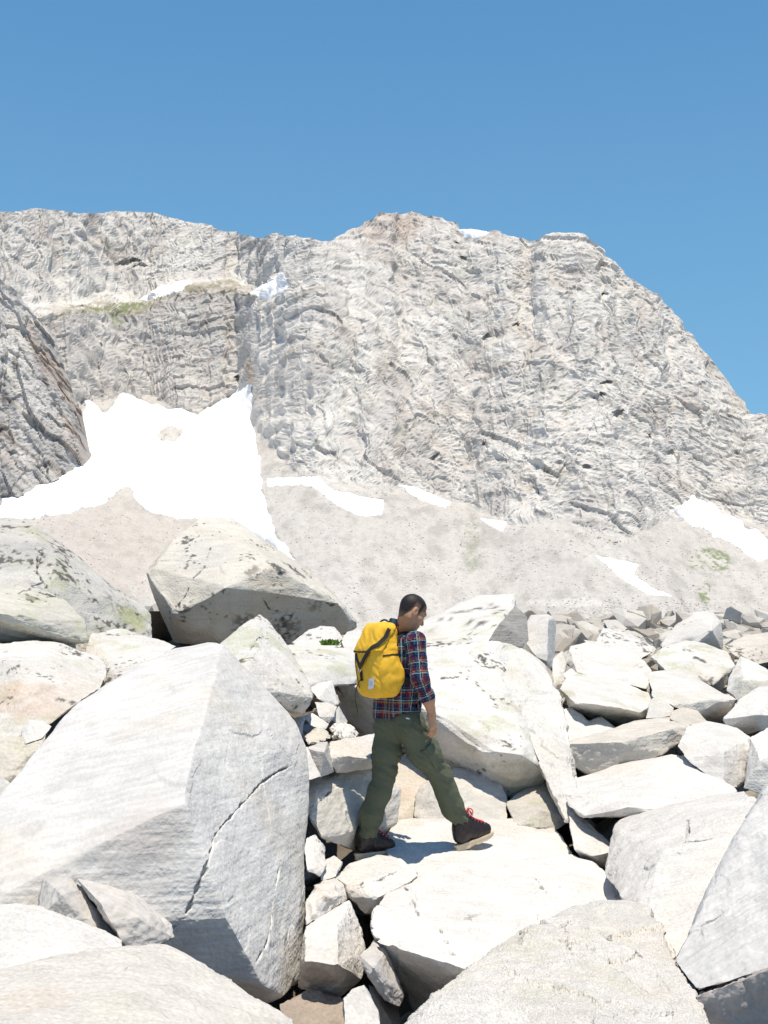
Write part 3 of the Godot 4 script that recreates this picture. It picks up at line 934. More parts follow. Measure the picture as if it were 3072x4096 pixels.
	# ---- the huge tilted block in the left foreground
	boulder("huge smooth white block tilted on edge in the left foreground, cracked across", [-60, 874, 5.35, 0, 821, 5.75, 10, 810, 5.8, 27, 776, 6.1, 34, 752, 6.3, 63, 722, 6.6, 72, 702, 6.75, 100, 687, 6.95, 140, 662, 7.2, 173, 645, 7.35, 206, 640, 7.35, 223, 643, 7.25, 236, 661, 7.25, 262, 690, 7.3, 293, 718, 7.35, 303, 745, 7.25, 310, 800, 7.05, 310, 832, 6.9, 307, 890, 6.6, 300, 985, 6.15, 286, 998, 5.7, 270, 1008, 5.65, 240, 996, 5.6, 196, 963, 5.45, 172, 937, 5.3, 130, 915, 5.25, 60, 880, 5.3, 0, 908, 5.1, -60, 935, 5.0, 219, 650, 7.0, 196, 742, 5.85, 186, 800, 5.42, 224, 925, 5.3, 258, 988, 5.4], 1.7,
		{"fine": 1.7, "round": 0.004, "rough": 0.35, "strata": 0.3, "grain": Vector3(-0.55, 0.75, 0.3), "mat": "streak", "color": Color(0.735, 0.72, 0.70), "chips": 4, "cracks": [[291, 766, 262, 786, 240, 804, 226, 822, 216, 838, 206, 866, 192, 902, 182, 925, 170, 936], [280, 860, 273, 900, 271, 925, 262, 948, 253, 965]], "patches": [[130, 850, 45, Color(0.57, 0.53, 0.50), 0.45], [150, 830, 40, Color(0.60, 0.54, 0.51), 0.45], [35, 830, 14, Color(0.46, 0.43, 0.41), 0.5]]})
	boulder("broken shard leaning under the huge tilted block, left of the two", [36, 902, 5.0, 43, 879, 5.1, 66, 874, 5.1, 84, 890, 5.0, 107, 922, 4.95, 120, 946, 4.9, 98, 934, 4.85, 72, 925, 4.85, 43, 916, 4.85, 62, 895, 4.85], 0.5, {"mat": "streak", "strata": 1.3, "rough": 1.5, "color": Color(0.62, 0.595, 0.57), "grain": Vector3(0.9, 0.5, 0.2)})
	boulder("broken shard leaning under the huge tilted block, right of the two", [76, 878, 5.0, 95, 886, 5.1, 132, 892, 5.15, 151, 909, 5.15, 172, 924, 5.1, 174, 938, 5.0, 147, 949, 4.85, 130, 953, 4.8, 112, 926, 4.8, 100, 903, 4.85, 135, 915, 4.85], 0.5, {"mat": "streak", "strata": 1.3, "rough": 1.5, "color": Color(0.63, 0.60, 0.575), "grain": Vector3(-0.7, 0.6, 0.2)})
	boulder("flat white rock at the left edge under the broken shards", [-60, 915, 4.6, 0, 907, 4.7, 18, 903, 4.75, 42, 907, 4.75, 60, 923, 4.75, 104, 930, 4.75, 122, 942, 4.7, 125, 956, 4.55, 104, 962, 4.4, 60, 970, 4.3, -60, 980, 4.2], 0.6, {"patches": [[95, 940, 16, Color(0.58, 0.555, 0.53), 0.6]], "strata": 0.9})
	boulder("broad cream slab filling the bottom left corner", [-80, 980, 3.75, 0, 969, 3.9, 60, 964, 3.98, 120, 958, 4.05, 168, 941, 4.25, 178, 946, 4.25, 198, 968, 4.15, 240, 995, 4.0, 292, 1022, 3.85, 300, 1080, 3.4, 150, 1090, 3.05, -80, 1090, 2.9, 100, 1000, 3.6], 0.7, {"color": Color(0.69, 0.66, 0.61), "strata": 0.8, "fine": 2.4, "patches": [[40, 1000, 40, Color(0.68, 0.56, 0.46), 0.35], [120, 1010, 40, Color(0.62, 0.62, 0.52), 0.3]]})
	# ---- behind the huge block
	boulder("white wedge with a mossy step directly behind the huge tilted block", [218, 645, 8.3, 240, 628, 8.7, 259, 614, 8.9, 267, 620, 8.9, 285, 642, 8.7, 301, 672, 8.4, 311, 687, 8.25, 314, 698, 8.1, 305, 714, 8.1, 293, 714, 8.1, 284, 706, 7.9, 253, 686, 7.7, 234, 664, 7.9, 252, 660, 7.85], 1.3, {"green": 0.3, "black": 0.1, "patches": [[246, 657, 9, MOSS, 0.9], [253, 644, 7, Color(0.33, 0.31, 0.28), 0.7], [298, 703, 10, B, 0.6]], "cracks": [[238, 668, 247, 650, 258, 638, 270, 640]]})  # warm patch at the lower edge paints underside shade
	boulder("broad pale slab behind the backpack, left of the long overhanging slab", [284, 644, 10.2, 320, 645, 10.4, 357, 649, 10.4, 372, 660, 10.2, 358, 684, 9.6, 333, 684, 9.3, 321, 682, 9.2, 311, 688, 9.1, 300, 672, 9.2, 318, 668, 9.3], 1.2, {"green": 0.35, "black": 0.1, "patches": [[307, 672, 9, G, 0.8]]})
	boulder("long overhanging slab behind the man with a black-lichened top", [332, 681, 9.75, 356, 664, 10.4, 400, 640, 11.4, 428, 627, 11.9, 450, 605, 12.6, 477, 596, 12.8, 514, 594, 12.6, 492, 640, 10.7, 488, 655, 10.4, 505, 697, 9.8, 530, 748, 9.2, 546, 771, 9.0, 524, 755, 8.75, 486, 749, 8.75, 437, 713, 9.05, 372, 690, 9.5, 509, 798, 9.05, 546, 782, 9.1, 484, 776, 9.1, 453, 768, 9.25, 400, 752, 9.55, 372, 740, 9.75, 346, 716, 9.95], 1.2,
		{"fine": 1.6, "black": 0.16, "green": 0.3, "round": 0.004, "grain": Vector3(0.2, 1.0, 0.3), "chips": 3, "patches": [[462, 612, 15, SPOT, 0.75], [446, 620, 12, SPOT, 0.75], [490, 603, 9, SPOT, 0.6], [436, 628, 8, SPOT, 0.7], [470, 735, 20, Color(0.50, 0.45, 0.40), 0.5], [515, 775, 22, Color(0.56, 0.50, 0.38), 0.7], [463, 718, 14, LICHEN_PALE, 0.5]]})  # brown patches paint the warm shade of the underside
	boulder("upright stone with a shaded face coloured grey at the head of the long overhanging slab", [516, 605, 11.3, 527, 617, 11.5, 529, 640, 11.2, 523, 647, 11.1, 508, 649, 10.95, 496, 652, 10.8, 489, 640, 10.7, 500, 624, 10.9, 512, 648, 11.05], 0.5, {"mat": "streak", "strata": 1.4, "color": Color(0.45, 0.425, 0.40), "grain": Vector3(0.9, 0.4, 0.0), "chips": 3})  # dark base colour carries the shade of its left-facing side
	boulder("white upright block behind the grey-faced stone", [526, 622, 12.2, 531, 615, 12.3, 551, 614, 12.3, 556, 624, 12.4, 554, 672, 12.0, 547, 667, 11.7, 535, 655, 11.6, 522, 640, 11.8, 549, 618, 12.0, 546, 660, 11.6], 0.7, {"patches": [[554, 645, 9, G, 0.6]]})
	boulder("rough white strip of rock running down right of the long slab", [490, 655, 10.6, 503, 650, 10.7, 523, 647, 10.9, 546, 664, 10.9, 556, 690, 10.3, 563, 708, 9.9, 571, 745, 9.3, 578, 800, 8.5, 575, 818, 8.3, 566, 822, 8.25, 550, 775, 8.75, 530, 745, 9.1, 505, 695, 9.75, 540, 720, 9.5], 0.7, {"rough": 2.2, "strata": 1.4, "green": 0.12, "grain": Vector3(0.7, 0.6, 0.2), "fine": 1.7})
	boulder("white toe of rock right of the dark hole by the front boot", [568, 812, 8.35, 578, 812, 8.4, 593, 835, 8.2, 619, 851, 8.0, 610, 860, 7.95, 592, 856, 7.75, 574, 850, 7.8, 612, 872, 8.15, 592, 868, 8.1], 0.5, {"strata": 1.0})
	# ---- rubble between the huge block and the man
	boulder("pale three-sided stone at the left end of the long slab", [309, 688, 9.0, 320, 682, 9.2, 332, 681, 9.3, 339, 704, 9.0, 332, 707, 8.9, 318, 698, 8.75], 0.5, {})
	boulder("small pointed stone under the left end of the long slab", [315, 702, 8.7, 328, 703, 8.8, 337, 707, 8.8, 334, 717, 8.65, 329, 723, 8.6, 319, 717, 8.5], 0.4, {})
	boulder("small triangular stone beneath the long slab, shade in its grey colour", [329, 719, 8.8, 339, 706, 9.0, 348, 722, 8.95, 340, 724, 8.8], 0.4, {"color": G})  # grey base colour stands for the shadow under the slab
	boulder("narrow stone lying aslant above the egg-shaped stone", [303, 717, 8.4, 312, 713, 8.5, 329, 724, 8.45, 326, 729, 8.35, 312, 727, 8.25], 0.3, {})
	boulder("egg-shaped speckled stone below the hanging pack cord", [325, 728, 8.25, 333, 721, 8.45, 348, 718, 8.5, 356, 724, 8.5, 363, 735, 8.4, 358, 740, 8.3, 339, 743, 8.15, 330, 736, 8.1], 0.5, {"black": 0.05, "round": 0.09, "strata": 0.3})
	boulder("small warm stone left of the egg-shaped stone", [303, 736, 7.9, 316, 726, 8.05, 328, 729, 8.1, 333, 738, 8.0, 322, 743, 7.85, 307, 745, 7.8], 0.4, {"color": Color(0.66, 0.62, 0.55), "round": 0.06})
	boulder("upright wedge stone with a dark left side", [306, 749, 7.65, 319, 742, 7.8, 328, 742, 7.85, 334, 772, 7.7, 320, 778, 7.55, 324, 752, 7.55], 0.4, {"color": G, "mat": "streak"})
	boulder("squarish speckled boulder behind the rear thigh", [326, 744, 8.0, 339, 741, 8.15, 363, 738, 8.35, 377, 733, 8.5, 381, 768, 8.2, 351, 768, 7.9, 336, 773, 7.8, 329, 760, 7.8, 340, 757, 7.8, 374, 758, 8.0], 0.7, {"rough": 1.4, "patches": [[347, 768, 12, B, 0.6]]})
	boulder("white triangular chip against the right side of the huge block", [290, 756, 7.4, 307, 747, 7.5, 321, 777, 7.35, 305, 781, 7.25], 0.4, {})
	boulder("tiny shaded stone in the gap behind the huge block", [293, 719, 8.2, 305, 715, 8.3, 302, 735, 8.1, 296, 734, 8.05], 0.3, {"color": G})
	boulder("wide layered boulder behind the rear lower leg", [303, 780, 7.8, 333, 773, 8.05, 355, 764, 8.3, 378, 770, 8.4, 404, 790, 8.4, 396, 824, 8.2, 372, 846, 8.1, 352, 850, 7.8, 322, 838, 7.4, 311, 822, 7.42, 303, 795, 7.6, 316, 790, 7.6, 370, 792, 8.1], 0.7, {"mat": "streak", "strata": 1.5, "grain": Vector3(-0.35, 0.9, 0.2), "cracks": [[312, 806, 325, 796, 338, 784]], "color": Color(0.665, 0.645, 0.61)})
	boulder("warm beige boulder seen between the man's legs", [382, 778, 9.1, 396, 760, 9.4, 408, 752, 9.5, 436, 772, 9.3, 424, 795, 8.9, 414, 824, 8.7, 386, 827, 8.6, 378, 805, 8.8], 0.8, {"color": Color(0.645, 0.59, 0.525), "patches": [[403, 795, 16, Color(0.62, 0.49, 0.38), 0.5]]})
	boulder("layered boulder just behind the front shin", [414, 797, 8.75, 420, 786, 8.9, 440, 772, 9.1, 456, 768, 9.15, 486, 774, 9.05, 503, 785, 8.95, 507, 797, 8.85, 505, 824, 8.6, 470, 832, 8.4, 436, 829, 8.4, 414, 817, 8.5, 436, 795, 8.55], 0.9, {"mat": "streak", "strata": 2.0, "grain": Vector3(-0.15, 1.0, 0.3), "color": Color(0.665, 0.64, 0.60)})
	boulder("green-tinged boulder under the tip of the long overhanging slab", [505, 803, 8.75, 526, 788, 9.1, 544, 779, 9.2, 562, 794, 9.0, 573, 818, 8.7, 557, 830, 8.5, 538, 828, 8.4, 516, 826, 8.4, 540, 810, 8.5], 0.7, {"green": 0.35, "color": Color(0.655, 0.625, 0.57)})
	# ---- what the man walks on
	boulder("smooth white rock catching the man's shadow between his boots", [383, 842, 7.9, 392, 824, 8.2, 408, 819, 8.3, 426, 822, 8.35, 453, 828, 8.4, 500, 824, 8.5, 548, 819, 8.6, 563, 837, 8.45, 574, 858, 8.0, 500, 886, 7.4, 430, 890, 7.3, 392, 870, 7.5], 0.8, {"strata": 0.7, "rough": 0.7})
	boulder("rough white rock under the heel of the rear boot", [334, 877, 6.9, 352, 864, 7.45, 366, 861, 7.68, 378, 855, 7.45, 392, 856, 7.4, 404, 860, 7.2, 419, 874, 7.0, 411, 882, 6.8, 377, 900, 6.5, 374, 914, 6.6, 366, 915, 6.6, 353, 900, 6.6, 346, 884, 6.7, 372, 880, 6.65], 0.8, {"rough": 1.7, "cracks": [[362, 884, 380, 880, 396, 872]], "patches": [[364, 905, 10, B, 0.7]]})  # patch near the lower edge paints the shade beneath this rock
	boulder("great white slab sloping from the boots to the shaded overhang below", [373, 900, 6.35, 410, 881, 6.75, 420, 873, 6.95, 448, 868, 7.2, 500, 868, 7.35, 562, 855, 7.8, 593, 861, 7.75, 623, 894, 7.0, 660, 930, 6.4, 620, 980, 5.8, 463, 972, 5.35, 420, 956, 5.45, 381, 942, 5.55, 370, 922, 5.8, 398, 980, 5.75, 412, 1018, 5.95, 440, 1002, 5.8, 500, 1000, 5.7], 1.4,
		{"fine": 1.8, "rough": 1.1, "strata": 1.1, "round": 0.004, "grain": Vector3(0.75, 0.6, 0.2), "chips": 3, "patches": [[415, 985, 25, Color(0.56, 0.52, 0.44), 0.6]], "cracks": [[531, 872, 540, 882, 547, 892], [534, 908, 540, 916], [404, 884, 414, 896, 422, 912], [440, 928, 447, 945, 454, 958], [470, 905, 476, 920]]})  # patch darkens the overhang, painting its shade into the stone
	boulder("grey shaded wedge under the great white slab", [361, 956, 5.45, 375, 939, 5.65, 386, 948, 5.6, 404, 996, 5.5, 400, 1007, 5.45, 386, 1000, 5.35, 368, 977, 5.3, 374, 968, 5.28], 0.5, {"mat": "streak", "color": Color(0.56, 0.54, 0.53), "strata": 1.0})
	boulder("pitted stone with a dark ribbed side, left of the rear boot's rock", [306, 902, 6.35, 317, 884, 6.6, 333, 883, 6.65, 341, 895, 6.5, 339, 903, 6.45, 322, 916, 6.25, 306, 925, 6.2, 325, 897, 6.3], 0.5, {"rough": 2.5, "mat": "streak", "strata": 1.5, "patches": [[328, 898, 9, Color(0.42, 0.36, 0.32), 0.8]]})
	boulder("small speckled stone beside the right edge of the huge block", [304, 846, 6.9, 307, 837, 7.0, 316, 834, 7.05, 324, 848, 7.0, 326, 866, 6.85, 320, 877, 6.75, 308, 870, 6.7], 0.4, {"rough": 1.8, "black": 0.05})
	boulder("small crumbling stone left of the rear boot", [321, 861, 6.95, 333, 856, 7.05, 342, 863, 7.0, 336, 877, 6.85, 321, 880, 6.8], 0.4, {"rough": 2.0})
	boulder("white chip between the ribbed stone and the rear boot's rock", [314, 885, 6.75, 334, 875, 6.9, 349, 882, 6.85, 351, 897, 6.7, 342, 904, 6.6, 328, 892, 6.55], 0.4, {})
	boulder("tall pale stone in the bottom gap between the huge block and the white slab", [305, 926, 6.0, 322, 915, 6.15, 349, 900, 6.35, 354, 908, 6.3, 360, 928, 6.2, 367, 949, 6.1, 362, 956, 6.0, 362, 980, 5.9, 342, 996, 5.85, 310, 992, 5.85, 298, 988, 5.9, 300, 960, 5.85, 336, 930, 5.85, 340, 965, 5.65, 305, 962, 5.65], 0.6, {"patches": [[315, 975, 20, Color(0.47, 0.40, 0.34), 0.8], [300, 965, 12, Color(0.45, 0.38, 0.32), 0.7]], "rough": 1.3})
	boulder("brown shaded stone at the bottom under the tall pale stone", [280, 1004, 5.6, 308, 991, 5.75, 340, 996, 5.75, 347, 1012, 5.65, 348, 1040, 5.5, 285, 1040, 5.4], 0.5, {"color": Color(0.40, 0.34, 0.29), "rough": 2.0})  # brown stone, with the shade around it worked into the colour
	boulder("bright white stone at the bottom edge left of the black hole", [343, 999, 4.9, 352, 990, 5.05, 364, 985, 5.1, 371, 994, 5.05, 377, 1012, 4.95, 380, 1045, 4.7, 345, 1045, 4.7], 0.5, {})
	boulder("shaded stone deep in the hole at the bottom centre", [368, 985, 5.7, 380, 990, 5.8, 399, 1008, 5.75, 404, 1040, 5.5, 374, 1040, 5.5], 0.5, {"color": Color(0.46, 0.42, 0.38)})  # base colour darkened for the shade deep in the hole
	# ---- right foreground
	boulder("rough cream boulder at the bottom centre right, nearest to the viewer", [400, 1032, 3.95, 438, 1000, 4.25, 440, 990, 4.4, 463, 972, 4.65, 501, 952, 4.95, 536, 924, 5.35, 575, 905, 5.6, 603, 899, 5.7, 630, 897, 5.7, 649, 905, 5.6, 666, 946, 5.05, 701, 1000, 4.5, 720, 1045, 4.2, 700, 1100, 3.7, 520, 1100, 3.4, 400, 1090, 3.5], 0.9, {"fine": 2.1, "rough": 2.2, "strata": 0.6, "color": Color(0.72, 0.70, 0.665), "mat": "rough", "green": 0.12, "cracks": [[569, 912, 568, 930, 570, 950], [609, 940, 624, 942, 636, 947, 643, 957], [600, 905, 612, 901]]})
	boulder("rounded lump of cream rock at the bottom edge below the white slab", [395, 1034, 3.7, 425, 1010, 3.9, 452, 990, 4.05, 480, 984, 4.1, 505, 992, 4.05, 530, 1015, 3.9, 545, 1045, 3.7, 480, 1070, 3.4, 400, 1070, 3.4], 0.5, {"rough": 1.8, "mat": "rough", "color": Color(0.72, 0.70, 0.665)})
	boulder("smooth pale grey slab rising at the right edge", [840, 770, 6.3, 768, 783, 6.2, 753, 803, 6.1, 739, 825, 5.95, 733, 850, 5.75, 704, 901, 5.3, 680, 944, 4.95, 673, 961, 4.85, 694, 993, 4.6, 768, 968, 4.5, 850, 945, 4.35, 850, 850, 5.3], 1.2, {"mat": "streak", "strata": 0.9, "rough": 0.7, "fine": 2.2, "grain": Vector3(0.7, 0.6, 0.3), "color": Color(0.715, 0.705, 0.69), "cracks": [[683, 932, 700, 924, 722, 912]]})
	boulder("shaded end face of the grey slab, striated brown-grey, shade in its colour, bottom right corner", [694, 995, 4.5, 730, 982, 4.45, 768, 969, 4.4, 860, 940, 4.2, 860, 1070, 4.35, 740, 1085, 4.45, 712, 1040, 4.5], 0.8, {"mat": "streak", "strata": 3.0, "rough": 1.5, "color": Color(0.58, 0.53, 0.50), "grain": Vector3(0.9, 0.25, 0.1)})  # end face of the grey slab as its own boulder, shade in its colour
	boulder("blank white boulder between the dark hole and the grey slab on the right", [603, 872, 7.1, 617, 849, 7.4, 612, 828, 7.7, 627, 817, 7.9, 660, 807, 8.0, 700, 798, 7.9, 742, 788, 7.7, 760, 800, 7.2, 740, 845, 6.4, 705, 905, 5.9, 674, 960, 5.4, 648, 906, 5.9, 622, 895, 6.3, 662, 850, 6.5], 1.2, {"strata": 0.9, "rough": 1.0, "patches": [[625, 880, 16, Color(0.66, 0.62, 0.55), 0.4]], "cracks": [[687, 822, 683, 838, 679, 852], [685, 838, 698, 839, 712, 837]]})
	boulder("wide white slab roofing the dark hole right of the front boot", [559, 781, 8.9, 590, 774, 9.2, 642, 759, 9.5, 671, 753, 9.5, 688, 756, 9.4, 716, 779, 9.0, 738, 792, 8.6, 700, 808, 8.05, 660, 815, 7.95, 628, 818, 7.95, 580, 817, 8.1, 570, 806, 8.3, 630, 808, 7.9], 0.6, {"strata": 1.2, "rough": 1.2, "patches": [[600, 812, 14, Color(0.52, 0.49, 0.47), 0.4]]})
	# ---- right middle distance
	boulder("long boulder with a green left end and underside shade painted brown", [559, 688, 10.7, 566, 679, 11.1, 578, 673, 11.4, 613, 679, 11.5, 652, 694, 11.2, 660, 702, 11.0, 647, 717, 10.7, 638, 723, 10.75, 622, 726, 10.8, 600, 717, 10.8, 584, 715, 10.8, 570, 707, 10.6, 640, 712, 10.4, 575, 702, 10.35], 1.0, {"green": 0.45, "fine": 1.6, "patches": [[566, 693, 12, Color(0.40, 0.41, 0.25), 0.7], [610, 722, 14, B, 0.6], [590, 713, 10, B, 0.6]]})  # warm patches paint the shade underneath; the green end is lichen
	boulder("smooth white slab with a grey left end behind the green-ended boulder", [564, 664, 12.2, 569, 646, 12.6, 586, 642, 12.8, 623, 648, 12.8, 640, 656, 12.5, 652, 671, 12.0, 646, 690, 11.6, 613, 680, 11.5, 578, 673, 11.7, 572, 660, 12.0], 0.9, {"black": 0.06, "patches": [[568, 664, 9, G, 0.8]]})
	boulder("white boulder with its right underside shade painted dark brown", [648, 672, 11.6, 678, 669, 11.9, 714, 688, 11.6, 738, 700, 11.2, 730, 708, 11.0, 727, 722, 11.2, 707, 724, 11.1, 700, 713, 10.7, 674, 706, 10.6, 652, 696, 10.8, 722, 700, 10.75], 0.9, {"green": 0.1, "patches": [[715, 715, 12, Color(0.45, 0.40, 0.36), 0.7]]})  # dark brown patch paints the shade under the right side
	boulder("small greenish stone wedged at the right end of the green-ended boulder", [650, 700, 10.6, 660, 694, 10.75, 675, 704, 10.7, 672, 716, 10.5, 646, 719, 10.3], 0.4, {"green": 0.6})
	boulder("small buff stone left of the brown-bottomed white boulder", [672, 710, 10.5, 684, 707, 10.6, 698, 711, 10.55, 709, 723, 10.4, 686, 726, 10.2, 670, 719, 10.2], 0.4, {"color": Color(0.64, 0.60, 0.54)})
	boulder("long flat boulder with a beige striped front above the wide white slab", [562, 745, 9.4, 584, 737, 9.8, 616, 730, 10.0, 642, 720, 10.3, 674, 716, 10.4, 687, 725, 10.2, 685, 739, 9.9, 663, 756, 9.6, 612, 774, 9.4, 584, 775, 9.4, 565, 761, 9.4, 620, 742, 9.35, 672, 730, 9.75], 0.8, {"mat": "streak", "strata": 1.4, "grain": Vector3(0.25, 1.0, 0.2), "color": Color(0.67, 0.635, 0.575), "fine": 1.6})
	boulder("blocky white boulder right of the beige striped boulder", [677, 747, 9.4, 687, 726, 9.8, 708, 721, 9.9, 734, 727, 9.8, 751, 738, 9.6, 752, 751, 9.4, 744, 783, 9.0, 738, 788, 8.9, 722, 786, 8.8, 686, 758, 9.1, 725, 752, 9.0], 0.8, {"rough": 1.4, "patches": [[712, 762, 9, Color(0.45, 0.42, 0.40), 0.5]]})
	boulder("pale tilted stone at the right edge above the blocky boulder", [722, 720, 10.3, 739, 700, 10.7, 758, 687, 10.9, 790, 684, 10.9, 795, 714, 10.5, 762, 730, 10.3, 748, 735, 10.4, 728, 727, 10.3, 752, 716, 10.1], 0.8, {"patches": [[748, 730, 10, Color(0.46, 0.36, 0.30), 0.6]]})
	boulder("white stone at the right edge beside the blocky boulder", [750, 738, 9.2, 775, 722, 9.6, 810, 735, 9.4, 805, 775, 8.9, 766, 795, 8.6, 744, 787, 8.7, 760, 760, 8.7], 0.7, {})
	boulder("pointed white boulder alone on the far crest at the right", [660, 646, 14.6, 676, 624, 15.0, 695, 612, 15.3, 712, 611, 15.3, 721, 622, 15.1, 723, 652, 14.8, 700, 659, 14.5, 678, 658, 14.4, 712, 630, 14.5], 1.2, {"black": 0.12, "patches": [[690, 645, 12, SPOT, 0.7]]})
	boulder("low black-speckled boulder on the far crest behind the smooth white slab", [592, 648, 13.4, 603, 628, 13.9, 617, 629, 14.0, 645, 639, 13.9, 657, 649, 13.6, 640, 660, 13.2, 610, 655, 13.1], 0.9, {"black": 0.3})
	boulder("jumbled lichened boulder below the pointed white one", [650, 658, 12.6, 665, 645, 12.9, 684, 640, 13.1, 705, 643, 13.1, 727, 652, 12.9, 737, 668, 12.5, 714, 686, 12.0, 680, 674, 12.0, 662, 670, 12.1, 690, 660, 12.3], 0.9, {"green": 0.4, "black": 0.2, "rough": 2.2})
	boulder("flat tan boulder at the right edge of the far crest", [724, 646, 13.8, 745, 636, 14.2, 790, 629, 14.4, 800, 656, 14.0, 752, 665, 13.5, 736, 657, 13.5], 0.9, {"color": Color(0.655, 0.61, 0.55), "black": 0.05})
	boulder("peaked greenish stone near the right edge above the tilted stone", [726, 690, 11.4, 729, 676, 11.6, 741, 655, 12.0, 763, 667, 11.9, 785, 681, 11.6, 764, 693, 11.3, 740, 702, 11.1, 744, 680, 11.2], 0.7, {"green": 0.4, "patches": [[736, 672, 8, Color(0.62, 0.52, 0.40), 0.5]]})
	boulder("small white stone under the beak of the green-ended boulder", [574, 736, 10.2, 585, 722, 10.5, 601, 716, 10.6, 617, 729, 10.4, 600, 737, 10.1, 584, 741, 10.0], 0.5, {})
	boulder("rough stone against the right side of the white strip", [549, 738, 9.95, 560, 711, 10.5, 571, 707, 10.6, 589, 722, 10.5, 584, 740, 10.1, 562, 745, 9.9], 0.5, {"rough": 1.8})
	boulder("tiny stone at the top of the dark pocket right of the white strip", [546, 747, 9.5, 555, 742, 9.6, 558, 766, 9.4, 551, 772, 9.3], 0.3, {})
	boulder("tiny bright stone at the bottom of the dark pocket", [555, 771, 9.2, 564, 766, 9.3, 575, 769, 9.3, 577, 778, 9.1, 559, 780, 9.05], 0.3, {})
	boulder("tiny stone tucked at the left end of the smooth white slab", [563, 674, 11.5, 572, 668, 11.7, 578, 674, 11.6, 567, 681, 11.4], 0.3, {})
	boulder("narrow white stone between the upright block and the smooth slab", [552, 660, 12.0, 562, 651, 12.3, 567, 664, 12.1, 563, 684, 11.7, 554, 686, 11.5], 0.5, {"green": 0.2})
	build_plant()

# ---- the tuft growing between the stones behind the backpack
func build_plant():
	var rng := RandomNumberGenerator.new(); rng.seed = 3
	var root := Node3D.new()
	root.name = "plant_tuft"
	add_child(root)
	root.position = at(330, 645.5, 10.5)
	tag(root, "small bright green tuft growing against the low round stone", "plant")
	var mat := vertex_mat(0.7)
	mat.backlight_enabled = true
	mat.backlight = Color(0.15, 0.25, 0.05)
	for b in 3:
		var v := PackedVector3Array(); var t := PackedInt32Array(); var col := PackedColorArray()
		for k in 90:
			var base := Vector3(rng.randfn() * 0.022 + (b - 1) * 0.035, 0.0, rng.randfn() * 0.03)
			var out := Vector3(rng.randfn() * 0.5, 1.0, rng.randfn() * 0.5).normalized()
			var len := rng.randf_range(0.03, 0.075)
			var sd := out.cross(Vector3(rng.randfn(), rng.randfn(), rng.randfn())).normalized() * 0.008
			var m := base + out * len * 0.6; var tip := base + out * len + Vector3(0, -0.01, 0.008)
			var i := v.size()
			v.append_array(PackedVector3Array([base, m + sd, m - sd, tip]))
			t.append_array(PackedInt32Array([i, i + 1, i + 2, i + 2, i + 1, i + 3]))
			var c := mixc(Color(0.06, 0.14, 0.02), Color(0.16, 0.28, 0.05), rng.randf())
			for q in 4: col.append(c)
		put(mesh_from(v, normals_of(v, t), t, col), "leaves", mat, root)

# ---------------------------------------------------------------- the walking man
const HD := Vector3(0.848, 0.0, -0.530)       # where he walks
const RT := Vector3(0.530, 0.0, 0.848)        # his right

func seg(p: Vector3, a: Vector3, b: Vector3, ra: float, rb: float) -> float:
	var ab := b - a
	var t := clampf((p - a).dot(ab) / maxf(ab.length_squared(), 1e-9), 0.0, 1.0)
	return p.distance_to(a + ab * t) - lerpf(ra, rb, t)

func ell(p: Vector3, c: Vector3, r: Vector3) -> float:
	var q := (p - c) / r
	var k := q.length()
	return (k - 1.0) * minf(r.x, minf(r.y, r.z)) if k < 1e-4 else k * (k - 1.0) / (q / r).length()

func smin(a: float, b: float, k: float) -> float:
	var h := maxf(k - absf(a - b), 0.0) / k
	return minf(a, b) - h * h * k * 0.25

func bones(p: Vector3, prims: Array, k: float) -> float:
	var d := 1e9
	for q in prims:
		d = smin(d, seg(p, q[0], q[1], q[2], q[3]), k)
	return d

